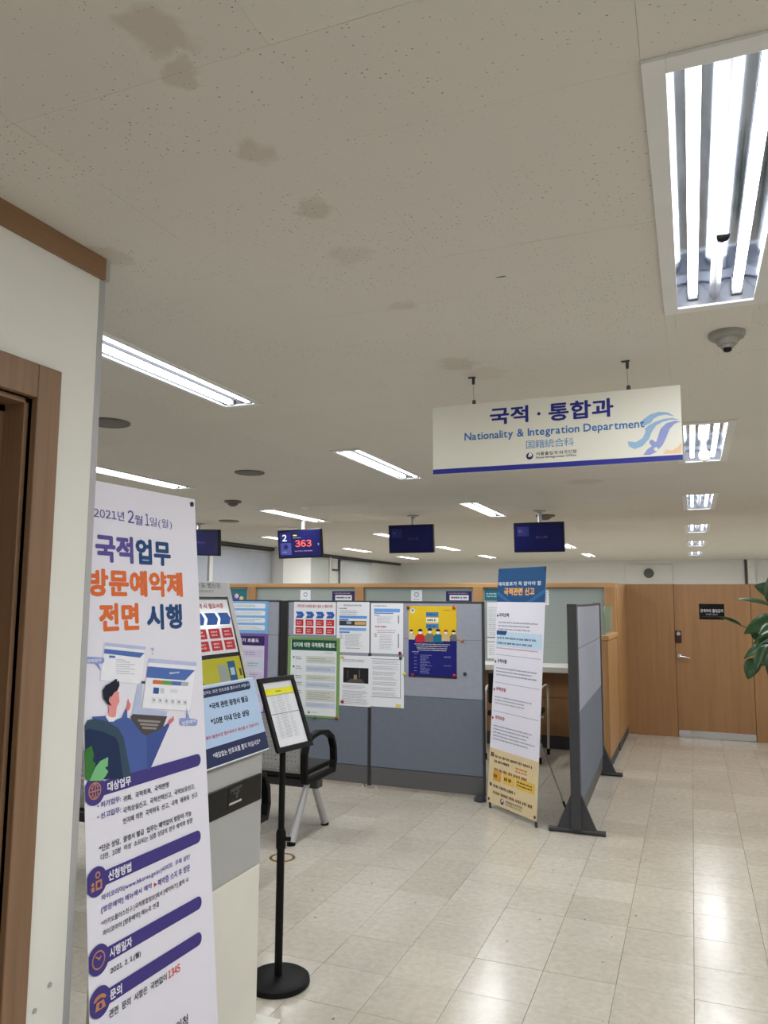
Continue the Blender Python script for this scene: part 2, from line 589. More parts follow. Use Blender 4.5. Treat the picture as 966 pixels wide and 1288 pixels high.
class Sheet:
    """a flat printed panel: local x to the right, z up, -y towards the reader"""

    def __init__(self, name, bl, right, up, w, h, mat, label=None, cat=None, group=None, thick=.001, parent=None, corner=0):
        right, up = Vector(right).normalized(), Vector(up).normalized()
        n = right.cross(up)         # towards the reader
        self.w, self.h, self.t = w, h, thick
        self.bl, self.r, self.u, self.n = Vector(bl), right, up, n
        base = self.bl+right*(w/2)
        mw = Matrix(((right.x, -n.x, up.x, base.x), (right.y, -n.y, up.y, base.y), (right.z, -n.z, up.z, base.z), (0, 0, 0, 1)))
        bm = BM()
        box(bm, -w/2, -thick/2, 0, w/2, thick/2, h)
        if corner:
            ed = [e for e in bm.edges if abs(e.verts[0].co.x-e.verts[1].co.x) < 1e-6 and abs(e.verts[0].co.z-e.verts[1].co.z) < 1e-6]
            bmesh.ops.bevel(bm, geom=ed, offset=corner, segments=4, affect='EDGES')
        me = bpy.data.meshes.new(name)
        bm.to_mesh(me)
        bm.free()
        me.materials.append(mat)
        o = self.o = bpy.data.objects.new(name, me)
        COL.objects.link(o)
        if parent is not None:
            o.parent = parent
            o.matrix_basis = MW[parent.name].inverted() @ mw
        else:
            o.matrix_world = mw
        MW[o.name] = mw
        tag(o, label, cat, group)
        self.parts = {}
        self.face = self.bl+n*(thick/2)

    # pixel of the photograph -> point on the sheet in (x, z) from bottom left
    def P(self, px, py):
        q = on_plane(px, py, self.face, self.n)-self.bl
        return q.dot(self.r), q.dot(self.u)

    def _part(self, part):
        if part not in self.parts:
            self.parts[part] = ([], [], [], [])
        return self.parts[part]

    def poly(self, pts, c, layer=1, part='print', emit=None):
        """pts in metres from bottom left"""
        V, F, MI, MS = self._part(part)
        m = ink(c, emit)
        if m not in MS:
            MS.append(m)
        k = len(V)
        V += [(min(max(x, .0005), self.w-.0005)-self.w/2, -self.t/2-.0004*layer-1.2e-5*(len(F) % 30), min(max(z, .0005), self.h-.0005)) for x, z in pts]
        F.append(tuple(range(k, k+len(pts))))
        MI.append(MS.index(m))
        return self

    def rect(self, x0, z0, x1, z1, c, layer=1, part='print', emit=None):
        return self.poly([(x0, z0), (x1, z0), (x1, z1), (x0, z1)], c, layer, part, emit)

    def frect(self, x0, y0, x1, y1, c, layer=1, part='print', emit=None):
        """fractions from the top left"""
        return self.rect(x0*self.w, (1-y1)*self.h, x1*self.w, (1-y0)*self.h, c, layer, part, emit)

    def fpoly(self, pts, c, layer=1, part='print', emit=None):
        return self.poly([(x*self.w, (1-y)*self.h) for x, y in pts], c, layer, part, emit)

    def disc(self, cx, cz, r, c, layer=1, part='print', n=24, a0=0, a1=2*math.pi, rz=None):
        rz = rz or r
        return self.poly([(cx+r*math.cos(a0+(a1-a0)*i/n), cz+rz*math.sin(a0+(a1-a0)*i/n)) for i in range(n+(a1-a0 < 6))], c, layer, part)

    def fdisc(self, fx, fy, r, c, layer=1, part='print', **k):
        return self.disc(fx*self.w, (1-fy)*self.h, r, c, layer, part, **k)

    def rounded(self, x0, z0, x1, z1, r, c, layer=1, part='print'):
        p = []
        for cx, cz, a in ((x1-r, z1-r, 0), (x0+r, z1-r, 90), (x0+r, z0+r, 180), (x1-r, z0+r, 270)):
            p += [(cx+r*math.cos(math.radians(a+t*22.5)), cz+r*math.sin(math.radians(a+t*22.5))) for t in range(5)]
        return self.poly(p, c, layer, part)

    def text(self, s, x0, z0, x1, z1, c, bold=0, layer=2, part='lettering', emit=None):
        """fit the text into the rectangle (metres)"""
        vs, fs = text_mesh(s, bold)
        if not vs:
            return self
        ax, bx_ = min(v.x for v in vs), max(v.x for v in vs)
        az, bz = min(v.y for v in vs), max(v.y for v in vs)
        kx, kz = (x1-x0)/max(bx_-ax, 1e-6), (z1-z0)/max(bz-az, 1e-6)
        self.tn = getattr(self, 'tn', 0)+1
        V, F, MI, MS = self._part((part, self.tn) if part == 'lettering' else part)
        m = ink(c, emit)
        if m not in MS:
            MS.append(m)
        k = len(V)
        nv = len(vs)/(1 if not bold else 8 if bold >= .028 else 4)
        V += [(x0+(v.x-ax)*kx-self.w/2, -self.t/2-.0004*layer-2.5e-5*int(i/nv), z0+(v.y-az)*kz) for i, v in enumerate(vs)]
        F += [tuple(i+k for i in f) for f in fs]
        MI += [MS.index(m)]*len(fs)
        return self

    def ftext(self, s, x0, y0, x1, y1, c, bold=0, layer=2, part='lettering', emit=None):
        return self.text(s, x0*self.w, (1-y1)*self.h, x1*self.w, (1-y0)*self.h, c, bold, layer, part, emit)

    def ptext(self, s, a, b, hpx, c, bold=0, layer=2, part='lettering', emit=None):
        """baseline from pixel a to pixel b, glyph height in pixels at a"""
        x0, z0 = self.P(*a)
        x1, z1 = self.P(*b)
        h = self.P(a[0], a[1]-hpx)[1]-z0
        z = (z0+z1)/2
        return self.text(s, x0, z, x1, z+h, c, bold, layer, part, emit)

    def lines(self, x0, y0, x1, y1, n, c, seed=0, fill=.55, layer=2, part='small_print', ragged=.25):
        """rows of print too small to read, as word-long strokes (fractions from the top left)"""
        R = random.Random(seed+n)
        pitch = (y1-y0)/n
        for i in range(n):
            yy = y0+pitch*i
            x = x0
            end = x1-(x1-x0)*ragged*R.random()
            cw = max(.0042, pitch*fill*self.h*.8)/self.w
            ya, yb = yy+pitch*(1-fill)*.5, yy+pitch*(1-(1-fill)*.5)
            while x < end-cw:
                for q_ in range(R.randint(2, 6)):
                    if x > end-cw:
                        break
                    self.frect(x, ya+(yb-ya)*R.uniform(0, .15), x+cw*R.uniform(.6, .85), yb-(yb-ya)*R.uniform(0, .15), c, layer, part)
                    x += cw
                x += cw*.55
        return self

    def done(self):
        for part, (V, F, MI, MS) in self.parts.items():
            stuff = part in ('small_print', 'table_lines', 'sun_rays', 'rules', 'bullets')
            if isinstance(part, tuple):
                part = 'text_line' if part[0] == 'lettering' else part[0]
            me = bpy.data.meshes.new(part)
            me.from_pydata(V, [], F)
            for m in MS:
                me.materials.append(m)
            me.polygons.foreach_set('material_index', MI)
            me.update()
            o = bpy.data.objects.new(part, me)
            COL.objects.link(o)
            o.parent = self.o
            MW[o.name] = MW[self.o.name]
            if stuff:
                o['kind'] = 'stuff'
        return self.o


def emblem(s, cx, cz, r, layer=2, part='emblem'):
    """round swirl mark of the office: navy ring-shaped comma with a red tip"""
    navy, red = (28, 42, 92), (200, 40, 50)
    s.disc(cx, cz, r, navy, layer, part)
    s.disc(cx+r*.05, cz+r*.3, r*.62, (232, 234, 240), layer+1, part)
    s.disc(cx-r*.32, cz+r*.42, r*.42, navy, layer+2, part, a0=math.pi*.3, a1=math.pi*1.4)
    s.disc(cx+r*.1, cz+r*.1, r*.3, red, layer+2, part, a0=math.pi, a1=math.pi*2)


X, Y, Z = Vector((1, 0, 0)), Vector((0, 1, 0)), Vector((0, 0, 1))

# ================================================================== LAMP POSITIONS (needed for the ceiling openings)
# x0, x1, y0, y1 of each recessed light, wide (True) or narrow housing, label, group
LAMPS = []


def L_(x0, y0, wide, label, group=None, ln=1.24):
    LAMPS.append((x0, x0+(.25 if wide else .195), y0, y0+ln, wide, label, group))


L_(-.02, 1.365, True, 'large recessed twin-tube light nearest the camera, at the upper right')
L_(-.02, 4.40, True, 'recessed twin-tube light partly behind the right end of the hanging sign')
L_(-.02, 7.40, True, 'small bright recessed twin-tube light third in the right-hand row', ln=1.26)
L_(-2.155, 1.93, False, 'recessed twin-tube light cut off by the end of the left wall')
L_(-2.155, 4.42, False, 'recessed twin-tube light left of the hanging sign')
L_(-2.155, 7.32, False, 'recessed twin-tube light below the left end of the hanging sign', ln=1.36)
L_(-4.25, 4.25, False, 'recessed twin-tube light just above the tall white banner')
L_(-4.42, 7.20, False, 'recessed twin-tube light above the ticket number screen showing 363', ln=1.36)
for xx in (-6.35, -4.42, -2.155, -.02):
    for yy in (10.4, 13.4, 16.4):
        L_(xx, yy, xx > -1, 'twin-tube light in the %s row beyond the counter, %s' % ({10.4: 'nearest', 13.4: 'middle', 16.4: 'farthest'}[yy], {-6.35: 'by the window side', -4.42: 'behind the left blue screen', -2.155: 'between the two right-hand blue screens', -.02: 'above the wooden door wall'}[xx]), 'far office ceiling lights')
for xx, yy in ((-6.35, 1.6), (-6.35, 4.4), (-6.35, 7.3), (2.1, 1.4), (2.1, 4.4), (2.1, 7.4), (2.1, 10.4), (2.1, 13.4), (2.1, 16.4), (-.02, -1.7), (2.1, -1.7)):
    L_(xx, yy, xx > -1, 'twin-tube ceiling light %s, %s' % ('on the right side outside the picture' if xx > 1 else 'in the left window row hidden from view' if xx < -1 else 'in the middle row', {-1.7: 'behind the camera', 1.4: 'beside the nearest light', 1.6: 'level with the door frame', 4.4: 'level with the waiting bench', 7.3: 'level with the counter', 7.4: 'level with the counter', 10.4: 'just past the door wall', 13.4: 'deep in the far office', 16.4: 'at the far end'}[yy]), 'ceiling lights out of view')

RX0, RX1, RY0, RY1 = -7.6, 3.2, -2.6, 19.9

# ================================================================== FLOOR
T = .3009
FX0, FY0 = -.0495-T*26, 3.163-T*20
floor = obj('floor', bx(RX0-.3, RY0-.3, -.12, RX1+.3, RY1+.3, -.0035), SLAB, kind='structure')


def tile_bm(sx, sy, z0, z1, ch):
    b = BM()
    lo = [b.verts.new(p) for p in ((0, 0, z0), (sx, 0, z0), (sx, sy, z0), (0, sy, z0))]
    zc = z1-ch if z1 > z0 else z1+ch
    mi = [b.verts.new((v.co.x, v.co.y, zc)) for v in lo]
    to = [b.verts.new(p) for p in ((ch, ch, z1), (sx-ch, ch, z1), (sx-ch, sy-ch, z1), (ch, sy-ch, z1))]
    b.faces.new(to)
    for i in range(4):
        j = (i+1) % 4
        b.faces.new((lo[i], lo[j], mi[j], mi[i]))
        b.faces.new((mi[i], mi[j], to[j], to[i]))
    bmesh.ops.recalc_face_normals(b, faces=b.faces[:])
    if z1 < z0:
        for f in b.faces:
            pass
    return b


def mesh_of(b, name, mat):
    me = bpy.data.meshes.new(name)
    b.to_mesh(me)
    b.free()
    me.materials.append(mat)
    return me


def child(name, me, parent, loc):
    o = bpy.data.objects.new(name, me)
    COL.objects.link(o)
    o.parent = parent
    o.location = Vector(loc)-MW[parent.name].to_translation()
    return o


cells = []
i0, i1 = int((RX0-FX0)/T)-1, int((RX1-FX0)/T)+1
for i in range(i0, i1+1):
    for j in range(int((RY0-FY0)/T)-1, int((RY1-FY0)/T)+2):
        x, y = FX0+i*T, FY0+j*T
        if x+T < RX0 or x > RX1 or y+T < RY0 or y > RY1:
            continue
        p = project((x+T/2, y+T/2, 0))
        vis = p and -20 < p[0] < 990 and p[1] < 1330 and y < 9.5 and not (p[0] < 320 and p[1] > 950) and not (y > 8.2 and x < -.9)
        cells.append((0 if vis else 1, math.hypot(x, y), x, y))
cells.sort()
GAP = .0017
fme = mesh_of(tile_bm(T-GAP, T-GAP, -.0035, 0, .0007), 'floor_tile', FLOOR_T)
for k, (v, d, x, y) in enumerate(cells[:300]):
    child('floor_tile', fme, floor, (x+GAP/2, y+GAP/2, random.uniform(-.0004, .0004)))
b = BM()
for (v, d, x, y) in cells[300:]:
    vs = [b.verts.new(p) for p in ((x+GAP/2, y+GAP/2, 0), (x+T-GAP/2, y+GAP/2, 0), (x+T-GAP/2, y+T-GAP/2, 0), (x+GAP/2, y+T-GAP/2, 0))]
    lo = [b.verts.new((q.co.x, q.co.y, -.0035)) for q in vs]
    b.faces.new(vs)
    for i in range(4):
        b.faces.new((lo[i], lo[(i+1) % 4], vs[(i+1) % 4], vs[i]))
obj('floor_tile_field', b, FLOOR_F, floor, kind='stuff')

# ================================================================== CEILING
ceiling = obj('ceiling', bx(RX0-.3, RY0-.3, 2.72, RX1+.3, RY1+.3, 2.84), VOID, kind='structure')
CX, CY = -.05-.6*14, .157-.3*12


def subtract(r, h):
    x0, y0, x1, y1 = r
    a0, b0, a1, b1 = h
    if a0 >= x1 or a1 <= x0 or b0 >= y1 or b1 <= y0:
        return [r]
    out = []
    if a0 > x0: out.append((x0, y0, a0, y1))
    if a1 < x1: out.append((a1, y0, x1, y1))
    lo, hi = max(x0, a0), min(x1, a1)
    if b0 > y0: out.append((lo, y0, hi, b0))
    if b1 < y1: out.append((lo, b1, hi, y1))
    return out


holes = [(a+.002, c+.002, b_-.002, d-.002) for a, b_, c, d, *_ in LAMPS]
cc = []
for i in range(-1, 22):
    for j in range(-1, 90):
        x, y = CX+.6*i, CY+.3*j
        rc = (max(x, RX0), max(y, RY0), min(x+.6, RX1), min(y+.3, RY1))
        if rc[0] >= rc[2]-.01 or rc[1] >= rc[3]-.01:
            continue
        pieces = [rc]
        for h in holes:
            pieces = [q for p in pieces for q in subtract(p, h)]
        p = project(((rc[0]+rc[2])/2, (rc[1]+rc[3])/2, CEIL))
        vis = p and -40 < p[0] < 1000 and p[1] > -60 and not (p[0] < 130 and p[1] > 330)
        cc.append((0 if vis else 1, math.hypot(x+.3, y+.15), rc, pieces, abs(rc[2]-rc[0]-.6) < 1e-4 and abs(rc[3]-rc[1]-.3) < 1e-4))
cc.sort(key=lambda t: t[:2])
G2 = .0005


def ceil_piece(b, r, x=0, y=0):
    x0, y0, x1, y1 = r[0]+G2/2-x, r[1]+G2/2-y, r[2]-G2/2-x, r[3]-G2/2-y
    lo = [b.verts.new(p) for p in ((x0, y0, CEIL), (x1, y0, CEIL), (x1, y1, CEIL), (x0, y1, CEIL))]
    hi = [b.verts.new((q.co.x, q.co.y, CEIL+.012)) for q in lo]
    b.faces.new(lo[::-1])
    b.faces.new(hi)
    for i in range(4):
        b.faces.new((lo[i], lo[(i+1) % 4], hi[(i+1) % 4], hi[i]))


b = BM()
ceil_piece(b, (0, 0, .6, .3))
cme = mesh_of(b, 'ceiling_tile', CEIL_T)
rest = BM()
cnt = 0
for (v, d, rc, pieces, whole) in cc:
    if cnt < 300 and v == 0:
        if len(pieces) == 1 and pieces[0] == rc and whole:
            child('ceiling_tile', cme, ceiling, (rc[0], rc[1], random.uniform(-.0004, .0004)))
        elif pieces:
            b = BM()
            for q in pieces:
                ceil_piece(b, q)
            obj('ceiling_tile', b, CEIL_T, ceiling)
        cnt += 1
    else:
        for q in pieces:
            ceil_piece(rest, q)
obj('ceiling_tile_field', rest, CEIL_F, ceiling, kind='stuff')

# ================================================================== ROOM WALLS
obj('wall_front', bx(RX0-.15, RY0-.15, 0, RX1+.15, RY0, 2.72), WHITE_FAR, kind='structure')
obj('wall_right', bx(RX1, RY0, 0, RX1+.15, RY1, 2.72), WHITE_FAR, kind='structure')
obj('wall_back', bx(RX0-.15, RY1, 0, RX1+.15, RY1+.15, 2.72), WHITE_FAR, kind='structure')
wl = obj('wall_window_side', bx(RX0-.15, RY0, 0, RX0, RY1, 2.72), WHITE_FAR, kind='structure')
# dark shadow-gap joint and pale pillar on the far wall
obj('trim_1', bx(1.19, RY1-.05, 0, 1.23, RY1-.001, CEIL), DARK, kind='structure')
obj('trim_2', bx(1.25, RY1-.10, 0, 1.40, RY1-.001, CEIL), WHITE_FAR, kind='structure')
obj('shadow_gap_strip', bx(RX0+.001, 9.6, 2.49, RX0+.10, RY1-.1, 2.548), DARK, kind='structure')  # dark bar drawn for the shade in the gap under the ceiling edge

# near left wall with door opening
XW = -1.53
YE = 1.632
DY0, DY1, DZ = .50, 1.40, 2.087
b = BM()
box(b, XW-.16, RY0, 0, XW, DY0, 2.487)
box(b, XW-.16, DY1, 0, XW, YE-.003, 2.487)
box(b, XW-.16, DY0, DZ, XW, DY1, 2.487)
wall_left = obj('wall_left', b, WHITE_WALL, kind='structure')
b = BM()
box(b, XW-.165, YE-.022, 0, XW+.0015, YE, 2.487)
box(b, XW-.165, YE-.012, 2.487, XW+.012, YE+.004, CEIL-.001)
obj('trim_4', b, ALU_PAINT, kind='structure', bevel=.001)['label'] = 'grey metal edge strip on the end of the near left wall'
obj('trim_5', bx(XW-.172, RY0, 2.487, XW+.012, YE-.012, CEIL-.001), WOOD_TRIM, kind='structure')['label'] = 'brown wooden strip along the top of the near left wall'
# small screw plugs low on the wall
for yy, zz in ((1.60, .64), (1.555, .60)):
    b = BM()
    tube(b, [(XW+.001, yy-.04, zz-.02), (XW+.003, yy-.04, zz-.02)], .006, 10)
    obj('screw_plug', b, ALU_PAINT, wall_left)
# door_1: wooden frame on the left
d1 = thing('door_1', None, None, (XW, .95, 0), kind='structure')
for yy0, yy1 in ((DY0-.075, DY0), (DY1, DY1+.075)):
    b = BM()
    box(b, XW-.165, yy0, 0, XW+.018, yy1, DZ+.088)
    obj('casing', b, WOOD_FRAME, d1, bevel=.003)
obj('casing', bx(XW-.165, DY0, DZ, XW+.018, DY1, DZ+.088), WOOD_FRAME, d1, bevel=.003)
b = BM()
box(b, XW-.150, DY1-.014, 0, XW-.01, DY1, DZ)
box(b, XW-.150, DY0, 0, XW-.01, DY0+.014, DZ)
box(b, XW-.150, DY0, DZ-.014, XW-.01, DY1, DZ)
obj('jamb', b, WOOD_FRAME, d1, bevel=.002)
b = BM()
box(b, XW-.150, DY1-.034, 0, XW-.075, DY1-.014, DZ-.014)
box(b, XW-.150, DY0+.014, 0, XW-.075, DY0+.034, DZ-.014)
box(b, XW-.150, DY0+.014, DZ-.034, XW-.075, DY1-.014, DZ-.014)
obj('stop', b, WOOD_FRAME, d1, bevel=.002)
obj('leaf', bx(XW-.150, DY0+.034, .008, XW-.11, DY1-.034, DZ-.034), M('dark_door_veneer', (92, 62, 42), .4, scale=3, stretch=(12, 12, .5), col2=(112, 78, 54)), d1)

# ================================================================== CEILING LIGHTS
proto = {}


def build_lamp(x0, x1, y0, y1, wide, label, group, extra=None):
    ln, wd = y1-y0, x1-x0
    key = (wide, round(ln, 3))
    root = thing('ceiling_light', label, 'ceiling light', (x0, y0, CEIL-.008), 0, group)
    ld = bpy.data.lights.get('fluorescent_light_%d' % wide)
    if not ld:
        ld = bpy.data.lights.new('fluorescent_light_%d' % wide, 'AREA')
        ld.shape = 'RECTANGLE'
        ld.size, ld.size_y = wd-.05, 1.16
        ld.energy = LAMP_WATTS
        ld.color = (.95, .97, 1)
    lo = bpy.data.objects.new('tube_light', ld)
    COL.objects.link(lo)
    lo.parent = root
    lo.location = (wd/2, ln/2, -.002)
    if key in proto:
        for ch in [c for c in COL.objects if c.parent == proto[key] and c.type == 'MESH' and c.name.split('.')[0] not in ('torn_notch', 'sensor_bulb')]:
            dup(ch, root)
        return root
    zb = CEIL-.008
    fl = .030 if wide else .012
    b = BM()
    box(b, x0-fl, y0-.03, zb, x0+.012, y1+.03, zb+.008)
    box(b, x1-.012, y0-.03, zb, x1+fl, y1+.03, zb+.008)
    box(b, x0+.012, y0-.03, zb, x1-.012, y0+.012, zb+.008)
    box(b, x0+.012, y1-.012, zb, x1-.012, y1+.03, zb+.008)
    obj('frame', b, LAMP_WHITE, root, bevel=.001)
    zt = CEIL+.088
    b = BM()      # housing: shell above the opening
    box(b, x0+.004, y0+.004, zt, x1-.004, y1-.004, zt+.004)
    box(b, x0+.004, y0+.004, CEIL, x0+.007, y1-.004, zt)
    box(b, x1-.007, y0+.004, CEIL, x1-.004, y1-.004, zt)
    box(b, x0+.007, y0+.004, CEIL, x1-.007, y0+.008, zt)
    box(b, x0+.007, y1-.008, CEIL, x1-.007, y1-.004, zt)
    obj('housing', b, LAMP_GREY if wide else LAMP_DARK, root)
    xm = (x0+x1)/2
    ztube = CEIL+(.032 if wide else .010)
    for s in (-1, 1):       # curved mirror reflector round each tube
        cx = xm+s*wd*.262
        hw = wd*.225
        b = BM()
        prev = None
        for k in range(13):
            t = -1+2*k/12
            xx = cx+hw*t
            zz = zt-.006-(t**2)**.9*(.062 if wide else .03)
            row = [b.verts.new((xx, y0+.012, zz)), b.verts.new((xx, y1-.012, zz))]
            if prev:
                b.faces.new((prev[0], row[0], row[1], prev[1]))
            prev = row
        obj('reflector', b, MIRROR if wide else LAMP_DARK, root, smooth=True)
        b = BM()
        tube(b, [(cx, y0+.035, ztube), (cx, y1-.035, ztube)], .0145, 12)
        t_ = obj('tube', b, TUBE, root, smooth=True)
        for yy in (y0+.009, y1-.02):
            e = BM()
            box(e, cx-.016, yy, ztube-.014, cx+.016, yy+.026, zt-.01)
            obj('lamp_holder', e, LAMP_GREY, root, bevel=.003)
    b = BM()
    prism(b, [(xm-.016, y0+.01, zt-.06), (xm, y0+.01, CEIL+.006), (xm+.016, y0+.01, zt-.06)], (0, ln-.02, 0))
    obj('centre_bar', b, LAMP_GREY, root)
    proto[key] = root
    return root


lamp_roots = [build_lamp(*l) for l in LAMPS]
# torn dark notch on the centre bar of the near lamp, bulb-like sensor in the second
q = on_z(910, 300, CEIL)
b = BM()
prism(b, [(q.x-.017, q.y-.012, CEIL-.002), (q.x+.015, q.y-.012, CEIL-.002), (q.x+.010, q.y+.012, CEIL-.002), (q.x-.003, q.y+.02, CEIL-.002), (q.x-.014, q.y+.008, CEIL-.002)], (0, 0, .008))
obj('torn_notch', b, BLACK, lamp_roots[0], label='small dark torn notch')
b = BM()
lathe(b, (.11, 5.2, 0), [(.012, CEIL+.03), (.014, CEIL+.0), (.03, CEIL-.02), (.036, CEIL-.045), (.026, CEIL-.07), (.008, CEIL-.08)], 16)
obj('sensor_bulb', b, LAMP_WHITE, lamp_roots[1], smooth=True)


# ceiling discs, detectors
def ceiling_disc(px, py, r, name, label, cat, prof, mat):
    q = on_z(px, py, CEIL)
    b = BM()
    lathe(b, (q.x, q.y, CEIL), [(rr*r, -zz) for rr, zz in prof], 28)
    return tag(obj(name, b, mat, smooth=True), label, cat)


SPK = M('speaker_grille_grey', (112, 108, 102), .6, var=.1, scale=80)
DET = M('detector_plastic', (150, 147, 140), .5, var=.04)
RIM = [(1, 0), (1, .008), (.9, .012), (.86, .008), (.3, .010), (0, .011)]
ceiling_disc(137, 531, .115, 'ceiling_speaker', 'round dark ceiling speaker half hidden by the near left wall', 'speaker', RIM, SPK)
ceiling_disc(314, 594, .115, 'ceiling_speaker', 'round dark ceiling speaker above the hanging number screens', 'speaker', RIM, SPK)
ceiling_disc(288, 655, .13, 'ceiling_speaker', 'distant round ceiling speaker above the left number screen', 'speaker', RIM, SPK)
DP = [(1, 0), (1, .012), (.92, .02), (.62, .024), (.6, .036), (.52, .044), (.36, .046), (.34, .056), (0, .058)]
dq = ceiling_disc(914, 419, .062, 'smoke_detector', 'grey smoke detector beside the large near ceiling light', 'smoke detector', DP, DET)
q = on_z(914, 419, CEIL)
b = BM()
lathe(b, (q.x, q.y, CEIL), [(.014, -.058), (.014, -.066), (.008, -.07), (.0, -.0705)], 14)
obj('sensor_tip', b, BLACK, dq, smooth=True)
ceiling_disc(293, 630, .085, 'smoke_detector', 'small dark smoke detector between two ceiling speakers at left', 'smoke detector', DP, M('detector_dark', (105, 102, 98), .5))
ceiling_disc(686, 648, .11, 'smoke_detector', 'tiny detector on the ceiling above the right blue screen', 'smoke detector', DP, SPK)
ceiling_disc(385, 639, .06, 'ceiling_sensor', 'tiny white sensor on the ceiling by the 363 screen light', 'sensor', [(1, 0), (.9, .012), (.4, .02), (0, .022)], LAMP_WHITE)
ceiling_disc(362, 664, .16, 'downlight', 'round white downlight just left of the 363 screen pole', 'downlight', [(1, 0), (1, .01), (.85, .014), (0, .014)], LAMP_WHITE)
q = on_z(630, 348, CEIL)
b = BM()
prism(b, [(q.x-.016, q.y, CEIL-.0015), (q.x, q.y+.004, CEIL-.0015), (q.x+.016, q.y+.002, CEIL-.0015), (q.x+.012, q.y-.004, CEIL-.0015)], (0, 0, .0014))
tag(obj('ceiling_chip', b, SPK), 'small dark chip mark in the ceiling left of the near light', 'mark')

# ================================================================== HANGING SIGN
SY = 3.12
sg = thing('hanging_sign', 'long white department sign hanging from the ceiling on two wires', 'sign', (-.52, SY, 2.128))
S = Sheet('board', (-1.031, SY, 2.128), X, Z, 1.02, .299, M('sign_board', (226, 224, 210), .45, var=.01), thick=.01, parent=sg)
zs = lambda x, y: (530+x/2.76, 440+y/2.76)
S.rect(0, 0, 1.02, .022, (44, 48, 140), 1, 'bottom_band')
NV = (40, 44, 130)
S.ptext('국적', zs(238, 262), zs(372, 250), 21, NV, .03)
S.disc(*S.P(*zs(408, 222)), .007, NV, 2, 'lettering')
S.ptext('통합과', zs(442, 248), zs(668, 232), 23, NV, .03)
S.ptext('Nationality & Integration Department', zs(150, 322), zs(775, 280), 12.5, (52, 112, 176), .02)
S.ptext('国籍統合科', zs(364, 343), zs(530, 334), 10.5, (104, 150, 196))
S.ptext('서울출입국·외국인청', zs(398, 367), zs(538, 359), 4.6, (50, 50, 60), .01)
S.ptext('Seoul Immigration Office', zs(398, 379), zs(538, 372), 3.6, (60, 60, 70), .01)
emblem(S, *S.P(*zs(376, 369)), .0145)


def curve_poly(S, pts, c, layer, part='swirl_logo'):
    S.poly([S.P(*zs(*p)) for p in pts], c, layer, part)


LB, PW, OR = (150, 182, 214), (146, 156, 208), (236, 196, 160)
# swirl: arcs of running figures
curve_poly(S, [(757, 258), (772, 240), (795, 224), (825, 215), (855, 217), (880, 232), (850, 225), (825, 229), (806, 240), (797, 253), (775, 264)], LB, 1)
curve_poly(S, [(716, 318), (745, 321), (768, 306), (779, 282), (775, 275), (790, 262), (812, 250), (840, 240), (870, 236), (896, 243), (865, 243), (838, 250), (815, 263), (800, 285), (790, 310), (768, 335), (740, 345), (720, 335)], LB, 1)
curve_poly(S, [(770, 365), (785, 345), (800, 335), (790, 322), (800, 315), (815, 320), (822, 300), (830, 275), (850, 255), (880, 246), (900, 250), (880, 256), (862, 275), (850, 305), (838, 330), (815, 355), (795, 365)], PW, 1)
curve_poly(S, [(838, 362), (850, 345), (870, 350), (890, 338), (903, 322), (903, 359)], OR, 1)
S.disc(*S.P(*zs(800, 320)), .009, PW, 1, 'swirl_logo')
S.disc(*S.P(*zs(815, 345)), .008, (226, 224, 210), 2, 'swirl_logo')
S.done()
for (px, ax) in ((599, -.845), (790, -.205)):
    b = BM()
    tube(b, [(ax, SY, 2.425), (ax-.004, SY, CEIL-.028)], .0014, 6)
    obj('wire', b, STEEL, sg)
    b = BM()
    lathe(b, (ax, SY, 0), [(.008, 2.427), (.008, 2.443), (.003, 2.447)], 12)
    obj('wire_grip', b, DARK, sg, smooth=True)
    b = BM()
    box(b, ax-.008, SY-.006, CEIL-.034, ax+.004, SY+.006, CEIL-.002)
    box(b, ax-.026, SY-.006, CEIL-.006, ax+.008, SY+.006, CEIL-.001)
    obj('ceiling_hook', b, DARK, sg, bevel=.002)

# ================================================================== X BANNER NEAR THE WALL
th1, ln1 = .042, .097
s1 = 1.2
TRc = EYE+(Vector((-1.328, 1.812, 1.871))-EYE)*s1
r1 = Vector((math.sin(th1), math.cos(th1), 0))
n1 = Vector((math.cos(th1), -math.sin(th1), 0))
u1 = (Z*math.cos(ln1)-n1*math.sin(ln1)).normalized()
W1 = .522
H1 = (TRc.z-.05)/u1.z
BL1 = TRc-r1*W1-u1*H1
bn = thing('standing_banner', 'tall white banner with purple and orange lettering and a seated man, at the left wall', 'banner', (BL1+r1*(W1/2)-n1*.12)*1)
bn.location.z = 0
MW[bn.name] = Matrix.Translation(bn.location)
B = Sheet('banner_sheet', BL1, r1, u1, W1, H1, BANNER, thick=.0012, parent=bn)
za = lambda x, y: (80+x/4.83, 590+y/4.83)
zb_ = lambda x, y: (80+x/4.83, 800+y/4.83)
zc = lambda x, y: (80+x/4.391, 1030+y/4.391)
PUR, NVB, ORA, BAND = (92, 80, 156), (28, 70, 124), (228, 110, 50), (66, 56, 130)
B.ptext('2021년', za(182, 288), za(368, 322), 12.5, PUR, .012)
B.ptext('2', za(390, 327), za(428, 330), 16, PUR, .01)
B.ptext('월', za(432, 336), za(480, 343), 12, PUR, .01)
B.ptext('1', za(496, 343), za(520, 345), 15, PUR, .01)
B.ptext('일(월)', za(524, 355), za(658, 372), 13, PUR, .0)
B.ptext('국적', za(194, 563), za(425, 577), 36, PUR, .045)
B.ptext('업무', za(440, 580), za(652, 590), 33, NVB, .045)
B.ptext('방문예약제', za(146, 766), za(725, 785), 36, ORA, .045)
B.ptext('전면', za(217, 984), za(460, 980), 36, ORA, .045)
B.ptext('시행', za(508, 976), za(722, 973), 33, NVB, .045)


